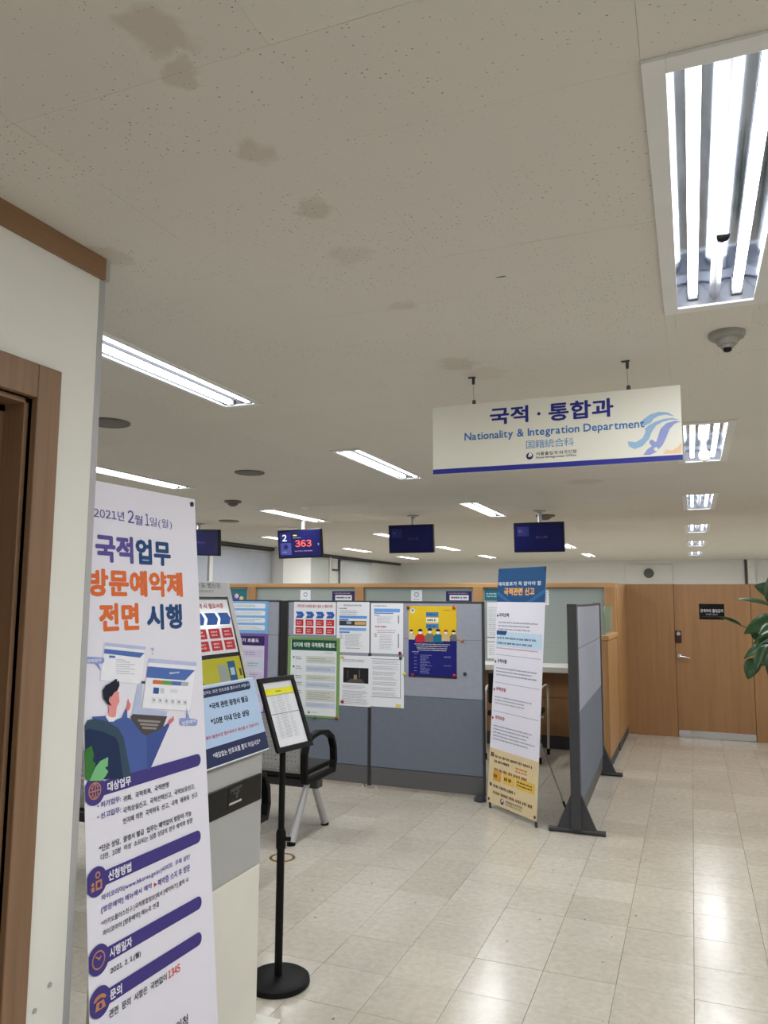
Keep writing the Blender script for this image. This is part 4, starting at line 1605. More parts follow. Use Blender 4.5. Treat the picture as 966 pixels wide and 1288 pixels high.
GREEN = M('poster_green', (122, 158, 92), .5, var=.03)
s = poster('green_poster', 'large green-bordered notice with dark green heading on the grey partition', (362.5, 801), (426.5, 904.5), YP-.0015, GREEN, 'poster', g)
s.frect(.06, .03, .94, .975, (226, 230, 234), 1, 'sheet_face')
s.frect(.07, .03, .94, .165, (28, 84, 60), 2, 'heading_band')
s.ftext('인지에 의한 국적취득 흐름도', .11, .065, .91, .125, (230, 238, 232), .03, 3)
s.lines(.72, .18, .92, .195, 1, (120, 124, 120), 4, layer=3)
for k, (a, c, col) in enumerate(((.235, .325, (206, 210, 200)), (.355, .435, (196, 206, 222)), (.47, .545, (206, 210, 200)), (.56, .635, (196, 206, 222)), (.66, .80, (206, 210, 200)), (.815, .88, (196, 206, 222)))):
    s.frect(.36, a, .92, c, col, 2, 'text_boxes')
    s.lines(.40, a+.02, .85, c-.02, 2 if k != 4 else 4, (130, 136, 140), k, .35, layer=3)
    if k < 5:
        s.fdisc(.12, a+.02, .009, ((96, 140, 70), (66, 86, 120))[k % 2], 2, 'bullets')
        s.lines(.16, a+.005, .30, a+.055, 2, (60, 70, 70), k+20, .4, layer=3)
emblem(s, .43*s.w, .062*s.h, .012)
s.lines(.48, .93, .6, .945, 1, (80, 84, 90), 3)
s.done()

s = poster('notice_sheet', 'white text sheet with a colour strip, left of two at the partition top', (424, 757), (464.5, 821.5), YP, PAPER, 'notice', g)
s.ftext('국적신청안내 예약 방법', .2, .05, .75, .085, (50, 52, 60), .01)
s.lines(.08, .11, .4, .15, 1, (90, 92, 100), 1)
s.lines(.1, .16, .7, .26, 3, (120, 122, 130), 2, .4)
s.frect(.08, .275, .92, .33, (96, 156, 220), 1, 'colour_strips')
s.frect(.08, .345, .36, .37, (50, 100, 190), 1, 'colour_strips')
s.frect(.08, .375, .9, .47, (60, 62, 66), 1, 'photo_strip')
s.frect(.55, .39, .88, .45, (208, 168, 110), 2, 'photo_strip')
s.frect(.3, .385, .45, .44, (150, 160, 170), 2, 'photo_strip')
s.frect(.08, .515, .9, .57, (120, 170, 230), 1, 'colour_strips')
s.frect(.08, .59, .4, .615, (60, 110, 200), 1, 'colour_strips')
s.lines(.26, .63, .8, .88, 9, (150, 152, 160), 5, .4)
s.lines(.1, .62, .22, .74, 3, (110, 112, 120), 6, .4)
s.lines(.3, .9, .75, .93, 1, (120, 90, 96), 7)
s.done()
s = poster('notice_sheet', 'white text sheet with one blue strip, right of two at the partition top', (466.5, 758.5), (507, 823), YP, PAPER, 'notice', g)
s.lines(.1, .04, .65, .07, 1, (70, 90, 130), 1)
s.frect(.1, .11, .9, .18, (110, 164, 228), 1, 'colour_strips')
s.frect(.1, .19, .7, .21, (60, 110, 200), 1, 'colour_strips')
s.lines(.12, .23, .3, .26, 1, (70, 72, 80), 2)
s.lines(.2, .26, .72, .40, 5, (150, 152, 160), 3, .35)
s.frect(.84, .24, .88, .40, (150, 152, 158), 1, 'bars')
s.lines(.14, .44, .6, .50, 1, (180, 80, 80), 4)
s.lines(.2, .52, .85, .60, 2, (170, 120, 120), 5, .35)
s.lines(.12, .60, .22, .68, 2, (100, 102, 110), 6)
s.lines(.28, .62, .75, .92, 10, (150, 152, 160), 7, .35)
s.frect(.84, .6, .88, .88, (160, 162, 168), 1, 'bars')
s.done()
s = poster('notice_sheet', 'white sheet with a dark photograph, below the other partition notices', (427.5, 824), (466, 889.5), YP, PAPER, 'notice', g)
s.lines(.1, .07, .85, .13, 2, (90, 92, 100), 1, .4)
s.frect(.12, .24, .93, .545, (30, 30, 32), 1, 'photo')
s.fpoly([(.2, .545), (.35, .46), (.7, .46), (.85, .545)], (86, 80, 72), 2, 'photo')
s.frect(.46, .38, .56, .47, (150, 132, 110), 2, 'photo')
s.frect(.62, .28, .66, .45, (90, 90, 92), 2, 'photo')
s.frect(.25, .3, .28, .46, (80, 80, 82), 2, 'photo')
s.lines(.1, .58, .95, .66, 3, (130, 132, 138), 2, .4)
s.lines(.1, .69, .95, .97, 9, (140, 142, 148), 3, .4)
s.done()
s = poster('notice_sheet', 'white sheet filled with small text, at the lower right of the partition notices', (466.3, 825), (508, 891), YP-.0012, PAPER, 'notice', g)
s.frect(.03, .05, .9, .06, (120, 122, 128), 1, 'ruled_border')
s.frect(.03, .8, .9, .81, (120, 122, 128), 1, 'ruled_border')
s.frect(.89, .05, .905, .81, (120, 122, 128), 1, 'ruled_border')
for k, (a, c) in enumerate(((.08, .16), (.19, .27), (.30, .38), (.41, .47), (.50, .58), (.61, .68), (.71, .78))):
    s.lines(.06, a, .87, c, 3, (140, 142, 148), k, .4)
s.done()

YEL = M('poster_yellow', (226, 188, 24), .5, var=.03)
s = poster('event_poster', 'yellow and blue poster with a row of cartoon people on the grey partition', (514, 762), (574.7, 854), YP, YEL, 'poster', g)
NB = (22, 26, 112)
for ang in (8, 33, 58, 80, 105, 128, 150, 172, 195, 345):
    a = math.radians(ang)
    d0, d1 = .36, .8
    ca, sa = math.cos(a), math.sin(a)
    p = []
    for rr, ww in ((d0, .002), (d1, .014)):
        for sgn in (-1, 1):
            p.append((.5+ca*rr-sa*ww*sgn, .28-(sa*rr+ca*ww*sgn)*.7))
    p = [p[0], p[1], p[3], p[2]]
    if all(0 <= x <= 1 and 0 <= y <= .5 for x, y in p):
        s.fpoly(p, (244, 224, 110), 1, 'sun_rays')
arc = [(k/14, .42+.075*math.sin(math.pi*k/14)) for k in range(15)]
s.fpoly(arc+[(1, .975), (0, .975)], NB, 3, 'blue_field')
s.frect(0, .975, 1, 1, (40, 36, 50), 3, 'blue_field')
for yy, c1, c2 in ((.085, (70, 130, 180), (40, 90, 150)), (.165, (232, 232, 226), (70, 80, 110)), (.25, (70, 130, 180), (40, 90, 150))):
    s.frect(.37, yy, .63, yy+.065, c1, 2, 'title_blocks')
    s.lines(.39, yy+.012, .61, yy+.054, 1, c2, int(yy*100), .7, layer=3, part='title_blocks', ragged=.05)
s.fdisc(.085, .07, .022, (226, 226, 210), 2, 'seal')
s.fdisc(.085, .065, .012, (120, 150, 190), 3, 'seal')
s.lines(.72, .05, .95, .065, 1, (110, 90, 40), 9)
for (fx, fy, r, body, hair) in ((.06, .40, .030, (206, 196, 170), (40, 40, 44)), (.25, .41, .040, (196, 40, 44), (30, 30, 34)), (.45, .40, .042, (120, 116, 110), (36, 36, 40)),
                                (.62, .405, .040, (24, 112, 140), (28, 28, 32)), (.78, .40, .034, (206, 180, 130), (170, 70, 50)), (.94, .40, .032, (110, 108, 110), (30, 30, 34))):
    cx, cz = fx*s.w, (1-fy)*s.h
    x0_, x1_ = max(.001, cx-r*1.05), min(s.w-.001, cx+r*1.05)
    s.poly([(x0_, cz-r*1.5), (x1_, cz-r*1.5), (x1_, cz-r*.3), (cx+r*.5, cz+r*.2), (cx-r*.5, cz+r*.2), (x0_, cz-r*.3)], body, 4, 'cartoon_people')
    s.disc(cx, cz+r*.65, r*.5, (240, 214, 190), 5, 'cartoon_people', n=16)
    s.disc(cx, cz+r*.75, r*.54, hair, 6, 'cartoon_people', n=12, a0=0, a1=math.pi)
    s.rect(cx-r*.3, cz+r*.25, cx+r*.3, cz+r*.6, (236, 238, 240), 7, 'cartoon_people')
for k, (a, c) in enumerate(((.13, .87), (.17, .83), (.18, .82), (.2, .8))):
    s.lines(a, .523+k*.028, c, .549+k*.028, 1, (214, 214, 200), k, .5, layer=4, ragged=.02)
s.lines(.08, .638, .24, .655, 1, (220, 222, 230), 8, layer=4)
for k in range(6):
    s.lines(.12, .67+k*.047, .2, .684+k*.047, 1, (170, 176, 214), k, layer=4)
s.lines(.25, .68, .52, .95, 13, (150, 158, 206), 5, .45, layer=4, ragged=.6)
s.lines(.74, .695, .9, .72, 2, (170, 176, 214), 2, layer=4)
s.lines(.74, .82, .9, .835, 1, (170, 176, 214), 3, layer=4)
s.done()

SKY = M('poster_skyblue', (122, 172, 222), .5, var=.02)
s = poster('notice_poster', 'light blue notice with white text boxes beside the ticket machine', (283, 756), (337, 797), YP, SKY, 'notice', g)
for k in range(4):
    s.rounded(.06*s.w, (.78-k*.225)*s.h, .93*s.w, (.93-k*.225)*s.h, .012, (226, 232, 238), 1, 'text_boxes')
    s.lines(.12, .10+k*.225, .88, .19+k*.225, 2, (90, 92, 104) if k % 2 == 0 else (170, 150, 110), k, .4)
s.done()
PURP = M('poster_purple', (118, 84, 152), .5, var=.03)
s = poster('purple_poster', 'purple-bordered notice with dark purple heading beside the ticket machine', (277, 796), (335, 898), YP, PURP, 'poster', g)
s.frect(.06, .03, .93, .975, (214, 208, 226), 1, 'sheet_face')
s.frect(.06, .03, .93, .15, (52, 36, 96), 2, 'heading_band')
s.ftext('귀화 허가 흐름도', .2, .06, .82, .11, (232, 228, 240), .03, 3)
for k in range(5):
    s.frect(.36, .2+k*.14, .9, .30+k*.14, ((204, 196, 222), (196, 212, 226))[k % 2], 2, 'text_boxes')
    s.lines(.40, .22+k*.14, .84, .28+k*.14, 2, (120, 112, 140), k, .35, layer=3)
s.done()

# magnets and pins
zp = lambda x, y: (350+x/3.578, 740+y/3.578)
for (x, y, c, lab) in ((585, 87, (140, 30, 36), 'dark red magnet at the top left corner of the yellow poster'),
                       (790, 87, (204, 72, 44), 'orange-red magnet at the top right corner of the yellow poster'),
                       (605, 390, (150, 28, 60), 'crimson magnet at the bottom left corner of the yellow and blue poster'),
                       (793, 393, (170, 26, 50), 'red magnet at the bottom right corner of the yellow and blue poster'),
                       (826, 235, (206, 128, 56), 'orange magnet on the bare panel right of the yellow poster'),
                       (840, 385, (30, 34, 78), 'navy magnet alone on the grey panel at lower right'),
                       (548, 292, (128, 26, 36), 'dark red magnet below the sheet with one blue strip'),
                       (551, 314, (26, 84, 70), 'dark green magnet on the small-text sheet'),
                       (568, 385, (216, 206, 84), 'yellow magnet at the right edge of the small-text sheet'),
                       (288, 510, (160, 28, 36), 'red magnet at the bottom left of the photograph sheet'),
                       (262, 585, (150, 26, 36), 'red magnet at the bottom right corner of the green poster'),
                       (288, 307, (222, 196, 70), 'yellow magnet at the top of the photograph sheet'),
                       (163, 582, (70, 110, 60), 'small green magnet at the bottom edge of the green poster')):
    q = on_y(*zp(x, y), PY-.004)
    b = BM()
    yy = PY-.0042
    prof = [(.014, 0), (.0145, .004), (.012, .008), (.006, .0105), (.0005, .011)]
    prev = None
    for r, dz in prof:
        rg = ring(b, Vector((q.x, yy-dz, q.z)), X, Z, r, 14)
        if prev:
            for k in range(14):
                b.faces.new((prev[k], prev[(k+1) % 14], rg[(k+1) % 14], rg[k]))
        prev = rg
    b.faces.new(prev)
    b2 = obj('magnet', b, M('magnet_%02x%02x%02x' % c, c, .3, var=.02), smooth=True)
    tag(b2, lab, 'magnet', 'round magnets on the grey partition')
q = on_y(*zp(540, 530), PY-.004)
tag(obj('tape_piece', bx(q.x-.022, PY-.0052, q.z-.014, q.x+.022, PY-.0044, q.z+.014), M('yellow_tape', (222, 210, 120), .5)), 'piece of pale yellow tape at the bottom of the small-text sheet', 'tape')

# ================================================================== X BANNER AT THE COUNTER
th2, ln2 = 2.289, .072
r2 = Vector((math.sin(th2), math.cos(th2), 0))
n2 = Vector((math.cos(th2), -math.sin(th2), 0))
if n2.y > 0:
    n2 = -n2
u2 = Z*math.cos(ln2)-n2*math.sin(ln2)
H2, W2 = 1.79, .6
# fitted corners of the sheet
BL2, BR2, TR2 = Vector((-1.512, 5.881, .044)), Vector((-1.06, 5.486, .044)), Vector((-.975, 5.584, 1.828))
r2 = (BR2-BL2).normalized()
u2 = (TR2-BR2).normalized()
n2 = r2.cross(u2)
H2, W2 = (TR2-BR2).length, (BR2-BL2).length
bb = thing('standing_banner', 'slim white banner with dark blue top and beige foot beside the counter', 'banner', ((BL2+BR2)/2).to_2d().to_3d())
B = Sheet('banner_sheet', BL2, r2, u2, W2, H2, BANNER, thick=.0012, parent=bb)
TB = (22, 78, 128)
B.frect(0, 0, 1, .148, TB, 1, 'heading_field')
B.frect(0, .775, 1, 1, (222, 202, 160), 1, 'foot_field')
B.fpoly([(0, .10), (.32, .148), (.22, .148), (0, .115)], (44, 104, 156), 2, 'heading_field')
B.fpoly([(1, .09), (.62, .148), (.74, .148), (1, .108)], (44, 104, 156), 2, 'heading_field')
zg = lambda x, y: (600+x/4.95, 700+y/4.95)
B.ptext('재외동포가 꼭 알아야 할', zg(132, 182), zg(400, 180), 5, (220, 230, 240), .02, 3)
B.ptext('국적관련 신고', zg(168, 243), zg(358, 241), 9.5, (240, 178, 92), .04, 3)


def hd(s_, a, b_, c):
    x0, z0 = B.P(*zg(*a))
    B.ptext(s_, zg(*a), zg(*b_), 5, c, .03)
    B.disc(max(.02, x0-.030), z0+.010, .010, c, 2, 'bullets')


def sm(y0, y1, n, c, seed, x0=.08, x1=.92):
    B.lines(x0, y0, x1, y1, n, c, seed, .42)


GR = (146, 151, 163)


def fy(px, py):
    return 1-B.P(*zg(px, py))[1]/H2


hd('국적선택', (137, 376), (198, 378), (48, 60, 90))
hd('국적이탈', (127, 662), (185, 666), (48, 60, 90))
hd('국적상실', (118, 836), (178, 842), (168, 52, 56))
hd('국적보유', (112, 1014), (172, 1022), (168, 52, 56))
sm(fy(120, 398), fy(120, 460), 3, GR, 1, .06, .95)
y0_, y1_ = fy(116, 465), fy(116, 545)
B.frect(.03, y0_, .97, y1_+.008, (196, 220, 240), 1, 'tinted_box')
B.fpoly([(.03, y0_-.004), (.26, y0_-.004), (.23, y0_+.014), (.03, y0_+.014)], TB, 2, 'tinted_box')
sm(y0_+.016, y1_+.004, 2, (96, 116, 148), 2, .05, .95)
sm(fy(112, 558), fy(112, 574), 1, (214, 130, 120), 3, .04, .96)
sm(fy(106, 680), fy(106, 740), 3, GR, 4, .06, .98)
sm(fy(104, 860), fy(104, 916), 3, GR, 5, .06, .88)
sm(fy(98, 1038), fy(98, 1140), 5, GR, 6, .06, .96)
for py in ((112, 606), (106, 778), (100, 956)):
    f_ = fy(*py)
    B.frect(.04, f_, .96, f_+.0018, (150, 156, 172), 1, 'rules')
zh = lambda x, y: (600+x/9.66, 930+y/9.66)
DKT = (112, 94, 70)


def fl(a):
    x, z = B.P(*zh(*a))
    return x/W2, 1-z/H2


for k, (a, c) in enumerate((((222, 175), 2), ((215, 235), 1))):
    x, y = fl(a)
    B.lines(x, y, .9 if k == 0 else .48, y+.017, 1, DKT, k, .7, layer=3, ragged=.05)
x, y = fl((170, 165))
B.frect(x, y-.006, x+.07, y+.012, DKT, 2, 'icons')
x, y = fl((210, 345))
B.lines(x, y-.004, .82, y+.013, 1, (130, 96, 60), 6, .7, layer=3, ragged=.1)
x, y = fl((470, 345))
B.lines(x, y-.004, .80, y+.02, 2, (206, 120, 70), 7, .6, layer=3, ragged=.1)
x, y = fl((210, 430))
for a, ww, c in ((.1, .17, (218, 160, 60)), (.32, .22, (228, 188, 84)), (.58, .36, (228, 188, 84))):
    B.frect(a, y-.018, a+ww, y+.022, c, 2, 'yellow_tabs')
    B.lines(a+.02, y-.010, a+ww-.02, y+.014, 2 if a > .5 else 1, (96, 74, 40), int(a*10), .6, layer=3, ragged=.1)
x, y = fl((200, 520))
B.lines(x, y+.004, .62, y+.022, 1, DKT, 8, .7, layer=3, ragged=.05)
B.lines(x, y+.030, .95, y+.048, 1, DKT, 9, .7, layer=3, ragged=.05)
x, y = fl((170, 505))
B.fdisc(x, y+.012, .014, (60, 70, 110), 2, 'icons')
x, z = B.P(*zh(305, 757))
emblem(B, x, z, .022, 3)
B.ptext('서울출입국·외국인청', zh(345, 790), zh(545, 838), 3.6, (52, 60, 96), .01, 3)
B.ptext('SEOUL IMMIGRATION OFFICE', zh(345, 815), zh(540, 868), 2.0, (70, 76, 106), .0, 3)
B.done()
hub = BL2+r2*(W2/2)+u2*(H2*.48)-n2*.05
cs = [BL2+r2*.02+u2*.025, BL2+r2*(W2-.02)+u2*.025, BL2+r2*(W2-.02)+u2*(H2-.02), BL2+r2*.02+u2*(H2-.02)]
for c in cs:
    b = BM()
    tube(b, [hub, (hub+c)/2-n2*.006, c-n2*.006], .0045, 8)
    obj('rod', b, STEEL, bb, smooth=True)
    b = BM()
    tube(b, [c-n2*.008, c+n2*.005], .010, 12)
    obj('eyelet', b, DARK, bb, smooth=True)
for c in cs[:2]:
    b = BM()
    tube(b, [c-n2*.006, Vector((c.x, c.y, 0))-n2*.01], [.008, .011], 8)
    obj('foot', b, DARK, bb, smooth=True)
ft = on_z(711, 1015, .004)
b = BM()
tube(b, [hub, ft+(hub-ft)*.04], .0055, 8)
rl = obj('rear_leg', b, STEEL, bb, smooth=True)
b = BM()
tube(b, [ft, ft+(hub-ft)*.05], .009, 8)
obj('rubber_tip', b, BLACK, bb, smooth=True)
b = BM()
tube(b, [hub-n2*.012, hub+n2*.02], .02, 14)
obj('hub', b, BLACK, bb, smooth=True)

# ================================================================== COUNTER WITH GLAZED SCREEN
GY = 8.50
XR = -.75
PX = [-5.33, -3.81, -2.325, -.87]
cs_ = thing('counter_screen', 'wood-framed frosted glass screen above the service counter', 'screen', (-3.3, GY, .885))
obj('top_rail', bx(-7.58, GY-.03, 1.715, XR, GY+.05, 1.765), WOOD_LEDGE, cs_, bevel=.003)
for xx in [-6.82]+PX:
    ww = .115
    obj('post', bx(xx, GY-.03, .885, xx+ww, GY+.05, 1.715), WOOD, cs_, bevel=.003)
edges = [-7.58]+[-6.82]+PX
allx = [-6.82]+PX
left = -7.58
for xx in allx:
    obj('pane', bx(left, GY+.004, .89, xx, GY+.014, 1.715), GLASS, cs_)
    b = BM()
    box(b, left, GY-.004, 1.708, xx, GY+.022, 1.715)
    obj('glazing_bead', b, DARK, cs_)
    left = xx+.115
tag(obj('countertop', bx(-7.58, 8.08, .825, -.83, 8.58, .885), COUNTER, bevel=.006), 'white stone top of the service counter under the glass screen', 'countertop')
ct = thing('service_counter', 'wooden front of the service counter with dark plinth', 'counter', (-4.2, 8.45, 0))
x = -.832
while x > -7.5:
    x2 = max(x-.9, -7.58)
    obj('front_panel', bx(x2+.002, 8.36, .54, x-.002, 8.40, .824), WOOD_DOOR, ct, bevel=.002)
    obj('front_panel', bx(x2+.002, 8.36, .14, x-.002, 8.40, .536), WOOD_DOOR, ct, bevel=.002)
    x = x2
obj('plinth', bx(-7.58, 8.385, 0, -.832, 8.42, .138), DARK, ct)
obj('carcass', bx(-7.58, 8.402, .14, -.832, 8.56, .824), WOOD_DOOR, ct)

# end wing of the counter
wg = thing('counter_end_panel', 'low oak end panel of the counter with a ledge', 'panel', (-.79, 8.0, 0))
obj('panel_board', bx(-.828, 7.52, .11, XR, GY-.032, 1.205), WOOD, wg, bevel=.002)
obj('ledge', bx(-.832, 7.50, 1.205, XR+.012, GY-.032, 1.245), WOOD_LEDGE, wg, bevel=.003)
obj('skirting', bx(-.829, 7.525, 0, XR-.012, GY-.032, .108), DARK, wg)
b = BM()
pts = [(7.62, 1.245), (8.36, 1.245), (8.36, 1.52)]
for k in range(6):
    a = math.radians(90+k*18)
    pts.append((7.70+.08*math.cos(a), 1.44+.08*math.sin(a)))
prism(b, [(-.795, yy, zz) for yy, zz in pts], (.012, 0, 0))
tag(obj('glass_divider', b, GLASS_GREEN), 'green glass divider standing on the oak counter end panel', 'glass panel')
# tall side wall from the screen to the door wall
b = BM()
box(b, XR-.08, GY+.052, .10, XR, 9.678, 1.765)
ws_ = obj('wall_counter_side', b, WOOD, kind='structure')
obj('baseboard_counter', bx(XR-.075, GY+.052, 0, XR-.006, 9.678, .098), DARK, kind='structure')

# notices on the glass
YG = GY+.0034-.0006


def gsheet(name, label, p0, p1, mat, cat, y=GY+.0028):
    return poster(name, label, p0, p1, y, mat, cat, 'notices on the counter glass')


NAVY = M('notice_navy', (30, 36, 92), .4, var=.02)
TEAL = M('notice_teal', (36, 112, 128), .4, var=.03)
for (p0, p1, lab) in (((418, 743.5), (446, 757.5), 'navy notice on the glass above the plain white sheet at left'), ((561, 743.5), (593.5, 757.5), 'navy notice on the glass above the yellow poster')):
    s = gsheet('window_notice', lab, p0, p1, NAVY, 'notice')
    s.lines(.1, .12, .9, .26, 1, (190, 150, 160), 1, .6, ragged=.05)
    s.frect(.14, .36, .88, .84, (224, 226, 232), 1, 'white_field')
    s.lines(.2, .46, .84, .72, 1, (60, 62, 90), 2, .6, layer=3, ragged=.05)
    s.done()
for (p0, p1, lab) in (((378, 742), (390.5, 757), 'small white paper on the glass at left, above the red-box notice'), ((517, 742), (531, 757), 'small white paper on the glass left of the yellow poster')):
    s = gsheet('window_notice', lab, p0, p1, PAPER, 'notice')
    s.fdisc(.5, .4, .03, (150, 154, 160), 1, 'icon')
    s.fdisc(.5, .4, .02, (228, 230, 236), 2, 'icon')
    s.lines(.2, .72, .8, .84, 1, (120, 124, 130), 3)
    s.done()
s = gsheet('window_poster', 'teal picture notice on the glass behind the ticket machine top', (288, 741), (310, 758), TEAL, 'poster')
s.fpoly([(.1, .75), (.35, .3), (.5, .6), (.65, .45), (.7, .9), (.2, .95)], (70, 90, 170), 1, 'picture')
s.fdisc(.45, .5, .03, (226, 200, 180), 2, 'picture')
s.fdisc(.72, .7, .03, (224, 210, 150), 2, 'picture')
s.done()
s = gsheet('window_poster', 'teal notice on the glass left of the blue-topped banner', (609.5, 741), (640, 755.5), TEAL, 'poster')
s.lines(.08, .3, .55, .75, 2, (200, 222, 226), 4, .5, ragged=.1)
s.done()
s = gsheet('window_notice', 'white form sheet on the glass between partition and banner', (612.5, 757.5), (640, 829), PAPER, 'notice')
s.lines(.08, .08, .95, .6, 14, (168, 172, 178), 3, .4)
s.frect(0, .62, 1, .635, (60, 62, 70), 1, 'rules')
s.frect(0, .70, 1, .71, (60, 62, 70), 1, 'rules')
s.lines(.08, .74, .95, .95, 6, (168, 172, 178), 4, .4)
s.done()
s = gsheet('window_notice', 'narrow white notice on the glass right of the blue-topped banner', (668, 742), (690.5, 761), PAPER, 'notice')
s.lines(.7, .1, .98, .9, 5, (140, 144, 150), 3, .4)
s.done()

# customer chair in front of the counter (mostly behind the banner)
cq = on_z(690, 949, 0)
chx, chy = cq.x, cq.y
ch = thing('visitor_chair', 'cream tubular armchair at the counter, mostly hidden by the banner', 'chair', (chx-.27, chy-.2, 0))
for s_ in (0, 1):
    xx = chx-.54*s_
    b = BM()
    tube(b, [(xx, chy, .02), (xx+.006, chy, .55), (xx+.008, chy-.015, .66), (xx+.006, chy-.06, .705), (xx, chy-.12, .71), (xx, chy-.40, .70), (xx, chy-.46, .66), (xx, chy-.47, .5), (xx, chy-.48, .02)], .013, 10)
    side = obj('side_frame', b, WHITE_METAL, ch, smooth=True)
    for yy in (chy, chy-.48):
        b = BM()
        tube(b, [(xx, yy, 0), (xx, yy, .06)], .017, 10)
        obj('rubber_foot', b, BLACK, ch, smooth=True)
b = BM()
box(b, chx-.52, chy-.48, .42, chx-.02, chy-.02, .48)
obj('seat', b, BLACK_VINYL, ch, bevel=.02, seg=3)
b = BM()
box(b, chx-.50, chy-.52, .55, chx-.04, chy-.475, .86)
obj('backrest', b, BLACK_VINYL, ch, bevel=.018, seg=3)
b = BM()
tube(b, [(chx-.54, chy-.24, .41), (chx, chy-.24, .41)], .011, 8)
obj('crossbar', b, WHITE_METAL, ch, smooth=True)

# ================================================================== DOOR WALL
YD = 9.68
dx0, dx1 = -.197, .622
wd = thing('wall_wood', None, None, (1.2, YD+.05, 0), kind='structure')
obj('panel', bx(XR-.08, YD, 0, dx0-.004, YD+.08, 1.775), WOOD_DOOR, wd, bevel=.002)
x = dx1+.004
while x < RX1-.01:
    x2 = min(x+.9, RX1-.001)
    obj('panel', bx(x, YD, 0, x2-.003, YD+.08, 1.775), WOOD_DOOR, wd, bevel=.002)
    x = x2
b = BM()
box(b, dx0-.05, YD+.052, 0, dx0+.03, YD+.079, 1.775)
box(b, dx1-.03, YD+.052, 0, dx1+.05, YD+.079, 1.775)
d2 = thing('door_2', None, None, ((dx0+dx1)/2, YD+.03, 0), kind='structure')
obj('leaf', bx(dx0, YD+.006, .006, dx1, YD+.05, 1.772), WOOD_DOOR, d2, bevel=.002)
obj('stop', b, DARK, d2)  # dark strips added behind the leaf edges to block light through the gaps
obj('kick_plate', bx(dx0+.004, YD+.002, .006, dx1-.004, YD+.006, .082), STEEL, d2)
q = on_y(855, 825, YD)
b = BM()
tube(b, [(q.x, YD+.006, q.z), (q.x, YD-.006, q.z)], .026, 18)
tube(b, [(q.x, YD-.006, q.z), (q.x, YD-.045, q.z)], .010, 10)
tube(b, [(q.x-.004, YD-.045, q.z), (q.x+.05, YD-.047, q.z-.008), (q.x+.115, YD-.045, q.z-.022)], [.011, .010, .008], 10)
obj('handle', b, STEEL, d2, smooth=True)
a, c = on_y(849.5, 793, YD), on_y(857.5, 808.5, YD)
lk = obj('door_lock', bx(a.x, YD-.022, c.z, c.x, YD+.006, a.z), M('lock_dark', (52, 18, 22), .25, var=.05), d2, bevel=.008)
b = BM()
tube(b, [((a.x+c.x)/2, YD-.020, a.z-.035), ((a.x+c.x)/2, YD-.027, a.z-.035)], .022, 16)
obj('lock_cover', b, STEEL, lk, smooth=True)
s = poster('door_sign', 'black staff-only plate on the wooden door', (879, 759.5), (911.5, 779.5), YD+.0045, BLACK_GLOSS, 'sign')
s.ftext('관계자외 출입금지', .05, .33, .95, .55, (214, 214, 216), .02)
s.ftext('STAFF ONLY', .26, .62, .74, .74, (170, 170, 174), .0)
s.frect(.08, .82, .92, .835, (90, 90, 94), 1, 'rule')
s.done()

# fixture on the far wall
q = on_y(816, 721, RY1-.06)
fx = thing('wall_fixture', 'small dark and white fixture high on the far wall', 'wall fixture', (q.x, RY1, q.z-.3))
obj('backplate', bx(q.x-.55, RY1-.03, q.z-.22, q.x+.55, RY1-.001, q.z+.22), WHITE_FAR, fx, bevel=.02)
b = BM()
tube(b, [(q.x, RY1-.03, q.z), (q.x, RY1-.14, q.z)], [.12, .08], 20)
obj('dark_disc', b, PANEL_BASE, fx, smooth=True)

# ================================================================== HANGING NUMBER SCREENS
NAVS = M('screen_navy', (14, 16, 66), .12, var=.05, emit=.12)


